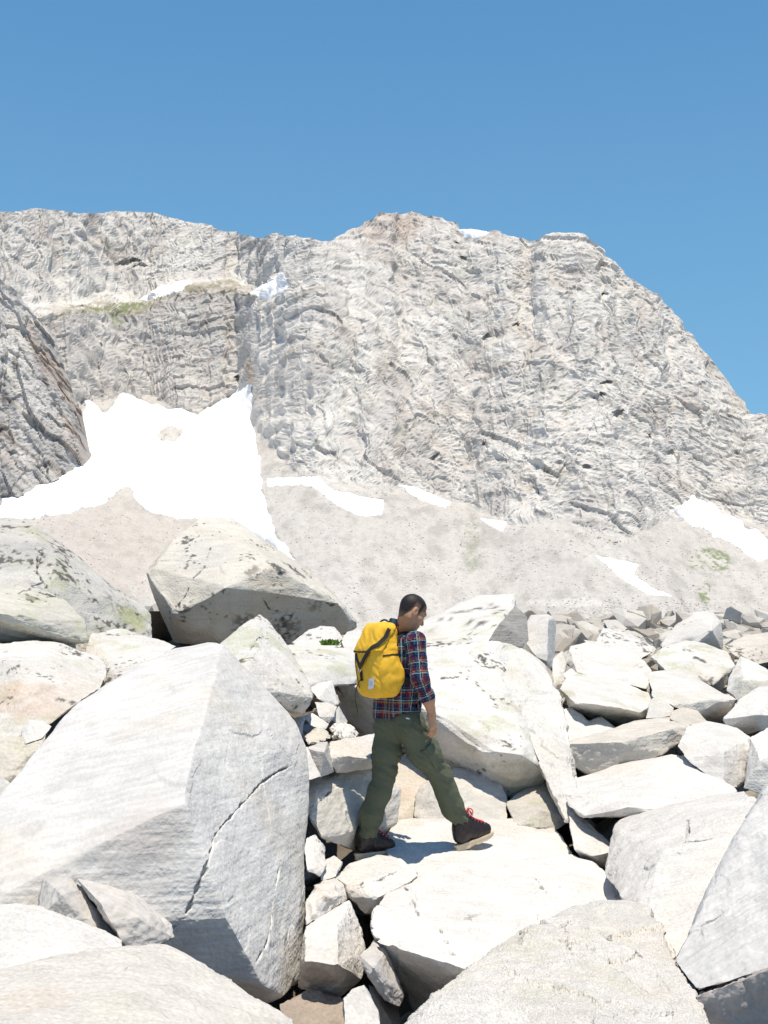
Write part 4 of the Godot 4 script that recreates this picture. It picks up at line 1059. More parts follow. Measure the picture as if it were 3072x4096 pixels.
# meshes a distance field as surface nets; only blocks that the surface can cross are looked at
func field_mesh(sd: Callable, lo: Vector3, hi: Vector3, cell: float) -> Array:
	var n := Vector3i(((hi - lo) / cell).ceil()) + Vector3i.ONE * 2
	var nb := (n + Vector3i.ONE * 3) / 4
	n = nb * 4 + Vector3i.ONE
	var sy := n.x; var sz := n.x * n.y
	var val := PackedFloat32Array()
	val.resize(n.x * n.y * n.z); val.fill(1.0)
	var known := PackedByteArray(); known.resize(val.size())
	var blocks := []
	var reach := cell * 4.0 * 0.5 * 1.733 * 1.3 + cell
	var big := cell * 16.0 * 0.5 * 1.733 * 1.3 + cell
	var cand := []
	for bz in range(0, nb.z, 4):
		for by in range(0, nb.y, 4):
			for bx in range(0, nb.x, 4):
				if absf(sd.call(lo + Vector3(bx * 4 + 8, by * 4 + 8, bz * 4 + 8) * cell)) < big: cand.append(Vector3i(bx, by, bz))
	var todo := []
	for cb in cand:
		for e in 64:
			var w: Vector3i = cb + Vector3i(e & 3, (e >> 2) & 3, e >> 4)
			if w.x < nb.x and w.y < nb.y and w.z < nb.z: todo.append(w)
	for w in todo:
		var bx: int = w.x; var by: int = w.y; var bz: int = w.z
		var c := lo + Vector3(bx * 4 + 2, by * 4 + 2, bz * 4 + 2) * cell
		var d: float = sd.call(c)
		if absf(d) > reach: continue
		blocks.append(Vector3i(bx, by, bz) * 4)
		for z in range(bz * 4, bz * 4 + 5):
			for y in range(by * 4, by * 4 + 5):
				for x in range(bx * 4, bx * 4 + 5):
					var i := x + y * sy + z * sz
					if known[i]: continue
					known[i] = 1
					val[i] = sd.call(lo + Vector3(x, y, z) * cell)
	var corner := [0, 1, sy, sy + 1, sz, sz + 1, sz + sy, sz + sy + 1]
	var index := {}
	var v := PackedVector3Array()
	for b in blocks:
		for z in range(b.z, b.z + 4):
			for y in range(b.y, b.y + 4):
				for x in range(b.x, b.x + 4):
					var i: int = x + y * sy + z * sz
					var neg := 0
					for c in 8:
						if val[i + corner[c]] < 0.0: neg += 1
					if neg == 0 or neg == 8: continue
					var sum := Vector3.ZERO; var cnt := 0
					for c in 8:
						for ax in 3:
							if c & (1 << ax): continue
							var c2: int = c | (1 << ax)
							var f := val[i + corner[c]]; var g := val[i + corner[c2]]
							if (f < 0.0) == (g < 0.0): continue
							var t := f / (f - g)
							var p := Vector3(c & 1, (c >> 1) & 1, (c >> 2) & 1)
							p[ax] += t
							sum += p; cnt += 1
					index[i] = v.size()
					v.append(lo + (Vector3(x, y, z) + sum / cnt) * cell)
	var t := PackedInt32Array()
	var step := [1, sy, sz]
	for i in index:
		for ax in 3:
			var a: int = step[(ax + 1) % 3]; var b: int = step[(ax + 2) % 3]
			var f := val[i]; var g := val[i + step[ax]]
			if (f < 0.0) == (g < 0.0): continue
			if not (index.has(i - a) and index.has(i - b) and index.has(i - a - b)): continue
			var q := [index[i], index[i - a], index[i - a - b], index[i - b]]
			if f < 0.0: t.append_array(PackedInt32Array([q[0], q[2], q[1], q[0], q[3], q[2]]))
			else: t.append_array(PackedInt32Array([q[0], q[1], q[2], q[0], q[2], q[3]]))
	var nn := normals_of(v, t)
	var good := 0
	for k in range(0, v.size(), maxi(1, v.size() / 60)):
		good += 1 if sd.call(v[k] + nn[k] * cell) > sd.call(v[k] - nn[k] * cell) else -1
	if good < 0:
		for k in range(0, t.size(), 3):
			var x := t[k + 1]; t[k + 1] = t[k + 2]; t[k + 2] = x
		nn = normals_of(v, t)
	return [v, nn, t]

func box_of(prims: Array, pad: float) -> Array:
	var lo := Vector3.ONE * 1e9; var hi := -lo
	for q in prims:
		lo = lo.min(q[0] - Vector3.ONE * q[2]).min(q[1] - Vector3.ONE * q[3])
		hi = hi.max(q[0] + Vector3.ONE * q[2]).max(q[1] + Vector3.ONE * q[3])
	return [lo - Vector3.ONE * pad, hi + Vector3.ONE * pad]

func onto(p: Vector3, sd: Callable, lift: float) -> Vector3:
	for k in 7:
		p -= slope_of(p, sd) * (sd.call(p) - lift)
	return p

func slope_of(p: Vector3, sd: Callable) -> Vector3:
	var e := 0.002
	return Vector3(sd.call(p + Vector3(e, 0, 0)) - sd.call(p - Vector3(e, 0, 0)), sd.call(p + Vector3(0, e, 0)) - sd.call(p - Vector3(0, e, 0)), sd.call(p + Vector3(0, 0, e)) - sd.call(p - Vector3(0, 0, e))).normalized()

# a strap of real thickness laid on a field along given points
func ribbon(pts: Array, sd: Callable, width: float, thick: float, lift := 0.0) -> ArrayMesh:
	var line := []
	for k in pts.size() - 1:
		for s in 6: line.append(pts[k].lerp(pts[k + 1], s / 6.0))
	line.append(pts[-1])
	var on := []
	for p in line: on.append(onto(p, sd, lift))
	var v := PackedVector3Array(); var t := PackedInt32Array()
	for k in on.size():
		var tan: Vector3 = (on[mini(k + 1, on.size() - 1)] - on[maxi(k - 1, 0)]).normalized()
		var n := slope_of(on[k], sd)
		var w := tan.cross(n).normalized() * width * 0.5
		for q in [on[k] - w - n * 0.003, on[k] - w * 0.96 + n * thick, on[k] + w * 0.96 + n * thick, on[k] + w - n * 0.003]: v.append(q)
	for k in on.size() - 1:
		for e in 4:
			var a := k * 4 + e; var b := k * 4 + (e + 1) % 4
			t.append_array(PackedInt32Array([a, a + 4, b + 4, a, b + 4, b]))
	var z := (on.size() - 1) * 4
	t.append_array(PackedInt32Array([0, 1, 2, 0, 2, 3, z, z + 2, z + 1, z, z + 3, z + 2]))
	return flat_mesh(v, t)

func flat_mesh(v: PackedVector3Array, t: PackedInt32Array) -> ArrayMesh:
	var fv := PackedVector3Array(); var fn := PackedVector3Array(); var ft := PackedInt32Array()
	for k in range(0, t.size(), 3):
		var a := v[t[k]]; var b := v[t[k + 1]]; var c := v[t[k + 2]]
		var n := (c - a).cross(b - a).normalized()
		for q in [a, b, c]:
			ft.append(fv.size()); fv.append(q); fn.append(n)
	return mesh_from(fv, fn, ft)

func tube(pts: Array, r: float, sides := 7) -> ArrayMesh:
	var v := PackedVector3Array(); var t := PackedInt32Array(); var n := PackedVector3Array()
	for k in pts.size():
		var tan: Vector3 = (pts[mini(k + 1, pts.size() - 1)] - pts[maxi(k - 1, 0)]).normalized()
		var a := tan.cross(Vector3(0.31, 0.2, 0.93)).normalized(); var b := tan.cross(a)
		for s in sides:
			var w := a * cos(TAU * s / sides) + b * sin(TAU * s / sides)
			v.append(pts[k] + w * r); n.append(w)
	for k in pts.size() - 1:
		for s in sides:
			var a := k * sides + s; var b := k * sides + (s + 1) % sides
			t.append_array(PackedInt32Array([a, b + sides, b, a, a + sides, b + sides]))
	return mesh_from(v, n, t)

# a thin panel of cloth draped on a field: a grid around a middle point, spanned by two directions
func panel(mid: Vector3, du: Vector3, dv: Vector3, sd: Callable, thick: float, nu := 8, nv := 8) -> ArrayMesh:
	var v := PackedVector3Array(); var t := PackedInt32Array()
	for layer in 2:
		for j in nv + 1:
			for i in nu + 1:
				var a := 2.0 * i / nu - 1.0; var b := 2.0 * j / nv - 1.0
				v.append(onto(mid + du * a + dv * b, sd, thick if layer == 0 else -0.003))
	var w := nu + 1; var m := w * (nv + 1)
	for j in nv:
		for i in nu:
			var a := j * w + i
			t.append_array(PackedInt32Array([a, a + w, a + w + 1, a, a + w + 1, a + 1]))
	var rim := []
	for i in nu: rim.append(i)
	for j in nv: rim.append(j * w + nu)
	for i in nu: rim.append(nv * w + nu - i)
	for j in nv: rim.append((nv - j) * w)
	for k in rim.size():
		var a: int = rim[k]; var b: int = rim[(k + 1) % rim.size()]
		t.append_array(PackedInt32Array([a, b, b + m, a, b + m, a + m]))
	return flat_mesh(v, t)

func place(o: Node3D, at_point: Vector3):
	for c in o.get_children():
		if c is Node3D: c.position -= at_point
	o.position = at_point

var trouser_prims := []
var shirt_prims := []

func build_person():
	var man := Node3D.new()
	man.name = "person"
	add_child(man)
	tag(man, "man in a plaid shirt and green trousers striding over the boulders", "person")
	trouser_prims = [
		[at(389, 722, 7.80), at(409, 721, 7.70), 0.092, 0.092], 
		[at(388, 731, 7.80), at(386.5, 753, 7.79), 0.086, 0.084], [at(386.5, 753, 7.79), at(385, 773, 7.78), 0.084, 0.066], [at(385, 773, 7.78), at(379.5, 792, 7.77), 0.066, 0.067],
		[at(379.5, 792, 7.77), at(371.5, 813, 7.76), 0.067, 0.066], [at(371.5, 813, 7.76), at(368, 832, 7.75), 0.066, 0.060],
		[at(413, 730, 7.70), at(424, 752, 7.74), 0.092, 0.094], [at(424, 752, 7.74), at(440, 775, 7.80), 0.094, 0.070], [at(440, 775, 7.80), at(446.5, 792, 7.83), 0.070, 0.065],
		[at(446.5, 792, 7.83), at(452, 806, 7.86), 0.065, 0.066], [at(452, 806, 7.86), at(461, 824, 7.89), 0.066, 0.053]]
	var waist := at(400, 709, 7.75).y
	var hem_rear := at(367, 837, 7.75).y
	var cut_n := Vector3(0.50, -0.86, -0.1).normalized()
	var cut_d := cut_n.dot(at(463, 825, 7.9))
	var trousers_sd := func(p: Vector3) -> float:
		var d := bones(p, trouser_prims, 0.05)
		d = maxf(d, maxf(hem_rear - p.y, p.y - waist))
		if p.x > 0.2: d = maxf(d, cut_n.dot(p) - cut_d)
		return d
	var bb := box_of(trouser_prims, 0.03)
	var cl := field_mesh(trousers_sd, bb[0], bb[1], 0.0075)
	var v: PackedVector3Array = cl[0]; var n: PackedVector3Array = cl[1]
	var col := PackedColorArray()
	var hip := at(400, 715, 7.75).y
	for i in v.size():
		var p := v[i]
		var down := (hip - p.y) / 0.75
		var amp := 0.0015 + 0.013 * sstep(0.72, 0.96, down) + 0.011 * exp(-pow((down - 0.42) / 0.13, 2.0)) + 0.007 * exp(-pow((down - 0.10) / 0.10, 2.0))
		var q := Vector3(p.x * 5.0, p.y * 19.0 + p.x * 11.0, p.z * 5.0)
		var f := (NR.get_noise_3dv(q * 0.8) - 0.35) * 1.1 + NF.get_noise_3dv(q * 1.1 + Vector3(5, 5, 5)) * 0.5
		v[i] = p + n[i] * (amp * f)
		col.append(Color(0.112, 0.125, 0.088) * (1.0 + 0.08 * NS.get_noise_3dv(p * 60.0) + 0.06 * NS.get_noise_3dv(p * 7.0)))
	var cloth := vertex_mat(0.92, 0.15)
	var trousers := put(mesh_from(v, normals_of(v, cl[2]), cl[2], col), "trousers", cloth, man)
	var drape := func(p: Vector3) -> float: return bones(p, trouser_prims, 0.05)
	var green := plain(Color(0.112, 0.125, 0.088), 0.95)
	green.metallic_specular = 0.15
	put(panel(at(404, 718.5, 7.60), Vector3(0.40, 0.02, 0.30) * 0.145, Vector3(0, 0.036, 0), drape, 0.006), "back_pocket", green, trousers)
	put(panel(at(407.5, 717.5, 7.58), Vector3(0.013, 0, 0.008), Vector3(0, 0.005, 0), drape, 0.009, 3, 2), "white_tag", plain(Color(0.75, 0.75, 0.74)), trousers)
	put(panel(at(435, 757, 7.66), Vector3(0.034, 0.020, 0.050), Vector3(0.048, -0.070, 0.015), drape, 0.007, 10, 10), "cargo_pocket", green, trousers)
	put(panel(at(430.5, 747.5, 7.65), Vector3(0.036, 0.021, 0.053), Vector3(0.013, -0.018, 0.004), drape, 0.011, 10, 4), "pocket_flap", green, trousers)

	# ---- shirt
	var sh := at(416, 641, 7.585); var el := at(419.5, 678, 7.53); var cu := at(428, 698.5, 7.55)
	var lsh := at(386, 642, 7.92); var lel := at(390, 679, 7.97); var lcu := at(400, 700, 7.94)
	shirt_prims = [
		[at(389, 717, 7.81), at(392, 652, 7.85), 0.104, 0.098], [at(404, 717, 7.72), at(409, 652, 7.67), 0.104, 0.098],
		[at(387, 644, 7.90), at(414, 643, 7.61), 0.066, 0.062], [at(400, 652, 7.75), at(400.5, 631, 7.755), 0.10, 0.062],
		[sh, el, 0.061, 0.053], [el, cu, 0.053, 0.043], [lsh, lel, 0.061, 0.053], [lel, lcu, 0.053, 0.043]]
	var up_y := at(400, 714, 7.75).y
	var mid_hem := at(400, 714, 7.75)
	var top_cut := at(399, 626.5, 7.75)
	var arm_cut := (cu - el).normalized()
	var larm_cut := (lcu - lel).normalized()
	var shirt_sd := func(p: Vector3) -> float:
		var d := bones(p, shirt_prims, 0.035)
		var s := (p - mid_hem).dot(RT)
		var hem := up_y - 0.028 + 0.05 * sstep(0.02, 0.14, s)
		var on_arm := seg(p, el, cu, 0.07, 0.07) < 0.0 or seg(p, lel, lcu, 0.07, 0.07) < 0.0
		if not on_arm: d = maxf(d, hem - p.y)
		d = maxf(d, minf((p - cu).dot(arm_cut), 0.2) if (p - cu).length() < 0.12 else -1.0)
		d = maxf(d, minf((p - lcu).dot(larm_cut), 0.2) if (p - lcu).length() < 0.12 else -1.0)
		d = maxf(d, (p - top_cut).dot(Vector3(0.35, 0.93, -0.1)))
		return d
	bb = box_of(shirt_prims, 0.03)
	cl = field_mesh(shirt_sd, bb[0], bb[1], 0.005)
	v = cl[0]; n = cl[1]
	col = PackedColorArray()
	var side_ref := RT
	for i in v.size():
		var p := v[i]
		var best := 0; var bd := 1e9
		for k in shirt_prims.size():
			var d := seg(p, shirt_prims[k][0], shirt_prims[k][1], shirt_prims[k][2], shirt_prims[k][3])
			if k == 2 or k == 3: d += 0.004
			if d < bd: bd = d; best = k
		var uu := 0.0; var vv := 0.0
		if best >= 4:
			var a: Vector3 = shirt_prims[best][0]; var b: Vector3 = shirt_prims[best][1]
			var ax := (b - a).normalized()
			var e1 := ax.cross(HD).normalized(); var e2 := ax.cross(e1)
			var w := p - a
			uu = atan2(w.dot(e2), w.dot(e1)) * 0.056
			vv = w.dot(ax) + (0.0 if best == 4 or best == 6 else (el - sh).length())
		else:
			var w := p - at(400, 680, 7.755)
			uu = atan2(w.dot(RT), -w.dot(HD)) * 0.15
			vv = p.y
		var fold := NS.get_noise_3dv(Vector3(p.x * 14.0, p.y * 9.0, p.z * 14.0))
		var amp := 0.004
		if best == 5 or best == 7: amp = 0.007
		elif best == 4 or best == 6: amp = 0.005
		var cuff := 0.0
		if best == 5: cuff = 0.007 * sstep(0.030, 0.024, absf((p - cu).dot(arm_cut) + 0.018))
		v[i] = p + n[i] * (amp * fold + 0.002 * NS.get_noise_3dv(p * 60.0) + cuff)
		col.append(plaid(uu + 0.001 * fold, vv))
	var shirt := put(mesh_from(v, normals_of(v, cl[2]), cl[2], col), "shirt", cloth, man)
	var shirt_drape := func(p: Vector3) -> float: return bones(p, shirt_prims, 0.035)
	# collar folded round the neck
	var ring := []
	var nk := at(400.5, 627.5, 7.755)
	for k in 19:
		var a := TAU * k / 18.0
		ring.append(nk + HD * cos(a) * 0.066 + RT * sin(a) * 0.062 + Vector3(0, 0.010 - 0.030 * cos(a), 0))
	var cv := PackedVector3Array(); var ct := PackedInt32Array(); var cc := PackedColorArray()
	for k in 19:
		var out: Vector3 = (ring[k] - nk); out.y = 0.0; out = out.normalized()
		var prof := [Vector3(0, 0.0, 0), Vector3(0, 0.018, 0) - out * 0.006, Vector3(0, 0.019, 0) + out * 0.003, Vector3(0, -0.018, 0) + out * 0.018, Vector3(0, -0.022, 0) + out * 0.014]
		for q in prof:
			cv.append(ring[k] + q); cc.append(plaid(k * 0.022, q.y + 0.035))
	for k in 18:
		for e in 4:
			var a := k * 5 + e; var b := a + 5
			ct.append_array(PackedInt32Array([a, b + 1, b, a, a + 1, b + 1]))
	put(mesh_from(cv, normals_of(cv, ct), ct, cc), "collar", cloth, shirt)

	build_body(man, cu, lcu, shirt_drape)
	build_boot(man, at(455.5, 846.3, 7.845), Vector3(0.848, 0.235, -0.53).normalized(), "dark leather boot with red laces stepping forward")
	build_boot(man, at(355.5, 854.6, 7.715), Vector3(0.848, 0.03, -0.53).normalized(), "dark leather boot planted behind, toe hidden by rock")
	place(man, at(410, 857, 7.78))
	build_pack(shirt_drape)

func plaid(u: float, w: float) -> Color:
	var a := stripe(u / 0.066); var b := stripe(w / 0.066 + 0.3)
	var base := Color(0.017, 0.021, 0.066)
	var c := base
	if a.a > 0.0: c = mixc(c, a, a.a * 0.72)
	if b.a > 0.0: c = mixc(c, b, b.a * 0.60)
	return c

func stripe(x: float) -> Color:
	x = fposmod(x, 1.0)
	if x < 0.10: return Color(0.34, 0.022, 0.030, 0.5)
	if x > 0.17 and x < 0.215: return Color(0.60, 0.34, 0.06, 0.8)
	if x > 0.35 and x < 0.425: return Color(0.36, 0.55, 0.58, 0.95)
	if x > 0.62 and x < 0.67: return Color(0.05, 0.17, 0.20, 0.8)
	if x > 0.89 and x < 0.92: return Color(0.30, 0.03, 0.03, 0.7)
	return Color(0, 0, 0, 0)

func build_body(man: Node3D, cu: Vector3, lcu: Vector3, drape: Callable):
	# head frame
	var f := Vector3(0.77, -0.52, -0.38).normalized()
	var rs := f.cross(Vector3.UP).normalized()
	var hu := rs.cross(f).normalized()
	var hb := Basis(f, hu, rs)
	var hc := at(412.5, 612.0, 7.70)
	var inv := hb.transposed()
	var s := 0.89
	var cranium := func(q: Vector3) -> float: return ell(q, Vector3(-0.012, 0.034, 0), Vector3(0.098, 0.086, 0.077))
	var neck_to := inv * (at(400.5, 634, 7.755) - hc) / s
	var face := func(q: Vector3) -> float:
		var d: float = cranium.call(q)
		d = smin(d, ell(q, Vector3(0.028, -0.038, 0), Vector3(0.062, 0.085, 0.061)), 0.03)
		for z in [-1.0, 1.0]:
			d = smin(d, seg(q, Vector3(-0.012, -0.055, 0.050 * z), Vector3(0.055, -0.105, 0.018 * z), 0.020, 0.020), 0.03)
			d = smin(d, seg(q, Vector3(0.062, -0.022, 0.038 * z), Vector3(0.045, -0.03, 0.052 * z), 0.019, 0.016), 0.02)
		d = smin(d, seg(q, Vector3(0.068, -0.112, 0.01), Vector3(0.068, -0.112, -0.01), 0.020, 0.020), 0.02)
		d = smin(d, seg(q, Vector3(0.076, 0.022, -0.034), Vector3(0.076, 0.022, 0.034), 0.014, 0.014), 0.02)
		d = smin(d, seg(q, Vector3(0.086, 0.006, 0), Vector3(0.107, -0.034, 0), 0.009, 0.0135), 0.012)
		d = smin(d, seg(q, Vector3(0.092, -0.038, -0.012), Vector3(0.092, -0.038, 0.012), 0.010, 0.010), 0.008)
		d = smin(d, seg(q, Vector3(0.084, -0.066, -0.017), Vector3(0.084, -0.066, 0.017), 0.009, 0.009), 0.008)
		d = smin(d, seg(q, Vector3(0.081, -0.080, -0.014), Vector3(0.081, -0.080, 0.014), 0.010, 0.010), 0.008)
		for z in [-1.0, 1.0]:
			var w := Vector3(q.x, q.y, q.z * z)
			var ear := ell(w, Vector3(-0.018, -0.008, 0.080), Vector3(0.021, 0.034, 0.010))
			ear = maxf(ear, -ell(w, Vector3(-0.011, -0.006, 0.092), Vector3(0.012, 0.022, 0.009)))
			ear = smin(ear, ell(w, Vector3(-0.010, -0.038, 0.076), Vector3(0.010, 0.012, 0.008)), 0.01)
			d = smin(d, ear, 0.010)
			d = maxf(d, -ell(w, Vector3(0.092, 0.0, 0.031), Vector3(0.014, 0.011, 0.017)))
		d = smin(d, seg(q, Vector3(-0.030, -0.040, 0), neck_to, 0.050, 0.057), 0.045)
		return d
	var hm := field_mesh(face, Vector3(-0.16, -0.24, -0.13), Vector3(0.14, 0.15, 0.13), 0.0036)
	var v := PackedVector3Array(); var t := PackedInt32Array(); var col := PackedColorArray()
	var skin := Color(0.41, 0.235, 0.150)
	for q in hm[0]:
		var c := skin * (1.0 + 0.12 * NS.get_noise_3dv(q * 60.0) + 0.10 * NS.get_noise_3dv(q * 14.0))
		var stub := sstep(-0.045, -0.075, q.y - 0.25 * (q.x - 0.06)) * sstep(0.02, 0.05, q.x)
		c = mixc(c, Color(0.09, 0.06, 0.05), 0.55 * stub * (0.7 + 0.5 * NS.get_noise_3dv(q * 150.0)))
		c = mixc(c, Color(0.06, 0.04, 0.035), 0.75 * (1.0 - sstep(0.006, 0.012, seg(q, Vector3(0.088, -0.056, -0.020), Vector3(0.088, -0.056, 0.020), 0.0, 0.0))))
		for z in [-1.0, 1.0]:
			c = mixc(c, Color(0.03, 0.022, 0.02), 0.85 * (1.0 - sstep(0.005, 0.011, seg(q, Vector3(0.088, 0.026, 0.016 * z), Vector3(0.074, 0.026, 0.046 * z), 0.0, 0.0))))
		c = mixc(c, Color(0.30, 0.10, 0.085), 0.5 * (1.0 - sstep(0.008, 0.014, seg(q, Vector3(0.092, -0.072, -0.016), Vector3(0.092, -0.072, 0.016), 0.0, 0.0))))
		c = mixc(c, Color(0.05, 0.035, 0.032), 0.9 * sstep(0.016, -0.004, hairline(q) - q.y) * (1.0 - sstep(0.10, 0.13, q.x)) * sstep(0.012, 0.0, cranium.call(q)))
		v.append(hc + hb * (q * s)); col.append(c)
	t.append_array(hm[2])
	# eyes
	for z in [-1.0, 1.0]:
		var sp := SphereMesh.new(); sp.radius = 0.0125; sp.height = 0.025; sp.radial_segments = 16; sp.rings = 10
		var a := sp.get_mesh_arrays()
		var o := v.size()
		for q in a[Mesh.ARRAY_VERTEX]:
			v.append(hc + hb * ((Vector3(0.076, 0.0, 0.031 * z) + q) * s))
			col.append(Color(0.02, 0.014, 0.012) if q.x > 0.0108 else Color(0.62, 0.58, 0.55))
		for k in a[Mesh.ARRAY_INDEX]: t.append(o + k)
	# trunk and limbs inside the clothes, one surface with neck, forearm and hand
	var wr := at(431.5, 713.0, 7.59)
	var core := [[at(400.5, 634, 7.755), at(400, 660, 7.755), 0.06, 0.085], [at(400, 660, 7.755), at(399, 715, 7.76), 0.085, 0.085],
		[at(389, 645, 7.88), at(412, 644, 7.63), 0.045, 0.045], [at(415.5, 642, 7.59), at(419.5, 678, 7.53), 0.042, 0.040], [at(419.5, 678, 7.53), cu, 0.040, 0.039], [cu, wr, 0.038, 0.026],
		[at(386, 643, 7.92), at(390, 679, 7.97), 0.042, 0.040], [at(390, 679, 7.97), lcu, 0.040, 0.035], [lcu, at(407, 712, 7.93), 0.034, 0.027]]
	for k in range(2, trouser_prims.size()):
		var q: Array = trouser_prims[k]
		core.append([q[0], q[1], q[2] * 0.7, q[3] * 0.7])
	var core_sd := func(p: Vector3) -> float: return bones(p, core, 0.03)
	var bb := box_of(core, 0.03)
	var bm := field_mesh(core_sd, bb[0], bb[1], 0.012)
	var off := v.size()
	for q in bm[0]: v.append(q); col.append(skin)
	for k in bm[2]: t.append(off + k)
	# hands
	hand(wr, (wr - cu).normalized(), 1.0, v, t, col, skin)
	hand(at(407, 712, 7.93), (at(407, 712, 7.93) - lcu).normalized(), -1.0, v, t, col, skin)
	var sm := vertex_mat(0.55, 0.4)
	sm.subsurf_scatter_enabled = true
	sm.subsurf_scatter_strength = 0.08
	put(mesh_from(v, normals_of(v, t), t, col), "body", sm, man)
	# cropped hair
	var hair_sd := func(q: Vector3) -> float:
		var d: float = minf(cranium.call(q), smin(cranium.call(q), seg(q, Vector3(-0.030, -0.040, 0), neck_to, 0.050, 0.057), 0.045)) - 0.0024 - 0.0012 * NS.get_noise_3dv(q * 130.0)
		var line := hairline(q)
		return maxf(d, line - q.y)
	var hr := field_mesh(hair_sd, Vector3(-0.14, -0.11, -0.1), Vector3(0.11, 0.14, 0.1), 0.0036)
	v = PackedVector3Array(); col = PackedColorArray()
	for q in hr[0]:
		v.append(hc + hb * (q * s))
		var thin := sstep(0.07, 0.12, q.y) * sstep(-0.06, 0.0, q.x)
		var hcol := mixc(Color(0.016, 0.012, 0.012), Color(0.075, 0.058, 0.052), thin * 0.6 + 0.25 * NS.get_noise_3dv(q * 90.0))
		col.append(mixc(Color(0.17, 0.105, 0.078), hcol, sstep(0.0, 0.055, q.y - hairline(q))))
	var hair := put(mesh_from(v, normals_of(v, hr[2]), hr[2], col), "hair", vertex_mat(0.6, 0.4), man)
	hair.set_meta("label", "very short black hair")

func hand(wr: Vector3, down: Vector3, side: float, v: PackedVector3Array, t: PackedInt32Array, col: PackedColorArray, skin: Color):
	# down: along the forearm; fwd: towards the index finger; med: the way the palm faces
	var d := (down * 0.75 + Vector3(0, -0.55, 0)).normalized()
	var med := (-RT * side * 0.86 - HD * 0.50)
	med = (med - d * med.dot(d)).normalized()
	var fwd := d.cross(med).normalized()
	if fwd.dot(HD) < 0.0: fwd = -fwd
	var prims := [[wr - d * 0.03, wr + d * 0.015, 0.028, 0.026]]
	var spread := PackedFloat32Array([0.030, 0.010, -0.010, -0.028])
	var lens := PackedFloat32Array([0.074, 0.082, 0.076, 0.060])
	for k in 4:
		var kn := wr + d * (0.088 - 0.004 * absf(k - 1.0)) + fwd * spread[k]
		prims.append([wr + d * 0.012 + fwd * spread[k] * 0.5, kn, 0.016, 0.0125])
	var palm_sd := func(p: Vector3) -> float: return bones(p, prims, 0.016)
	var fingers := []
	for k in 4:
		var kn := wr + d * (0.088 - 0.004 * absf(k - 1.0)) + fwd * spread[k]
		var bend := 0.20 + 0.07 * k
		var d1 := (d + med * bend * 0.6 + fwd * (spread[k] * 3.0)).normalized()
		var d2 := (d + med * bend * 1.4 + fwd * (spread[k] * 2.0)).normalized()
		var d3 := (d + med * bend * 2.3 + fwd * spread[k]).normalized()
		var a := kn + d1 * lens[k] * 0.47; var b := a + d2 * lens[k] * 0.30; var c := b + d3 * lens[k] * 0.22
		fingers.append([[kn - d1 * 0.012, a, 0.0105, 0.0092], [a, b, 0.0092, 0.0085], [b, c, 0.0085, 0.0072]])
	var th0 := wr + d * 0.022 + fwd * 0.018 + med * 0.006
	var th1 := th0 + (d * 0.75 + fwd * 0.55 + med * 0.45).normalized() * 0.042
	var th2 := th1 + (d * 0.95 + fwd * 0.15 + med * 0.35).normalized() * 0.032
	var th3 := th2 + (d * 1.0 - fwd * 0.05 + med * 0.25).normalized() * 0.024
	fingers.append([[th0, th1, 0.015, 0.0115], [th1, th2, 0.0115, 0.0100], [th2, th3, 0.0100, 0.0078]])
	var all_sd := func(p: Vector3) -> float:
		var e: float = palm_sd.call(p)
		var m := 1e9
		for fi in fingers:
			m = minf(m, bones(p, fi, 0.006))
		return smin(e, m, 0.008)
	var flat := prims.duplicate()
	for fi in fingers: flat.append_array(fi)
	var bb := box_of(flat, 0.012)
	var m := field_mesh(all_sd, bb[0], bb[1], 0.0032)
	var off := v.size()
	for q in m[0]:
		v.append(q); col.append(skin * (1.05 + 0.14 * NS.get_noise_3dv(q * 70.0)))
	for k in m[2]: t.append(off + k)

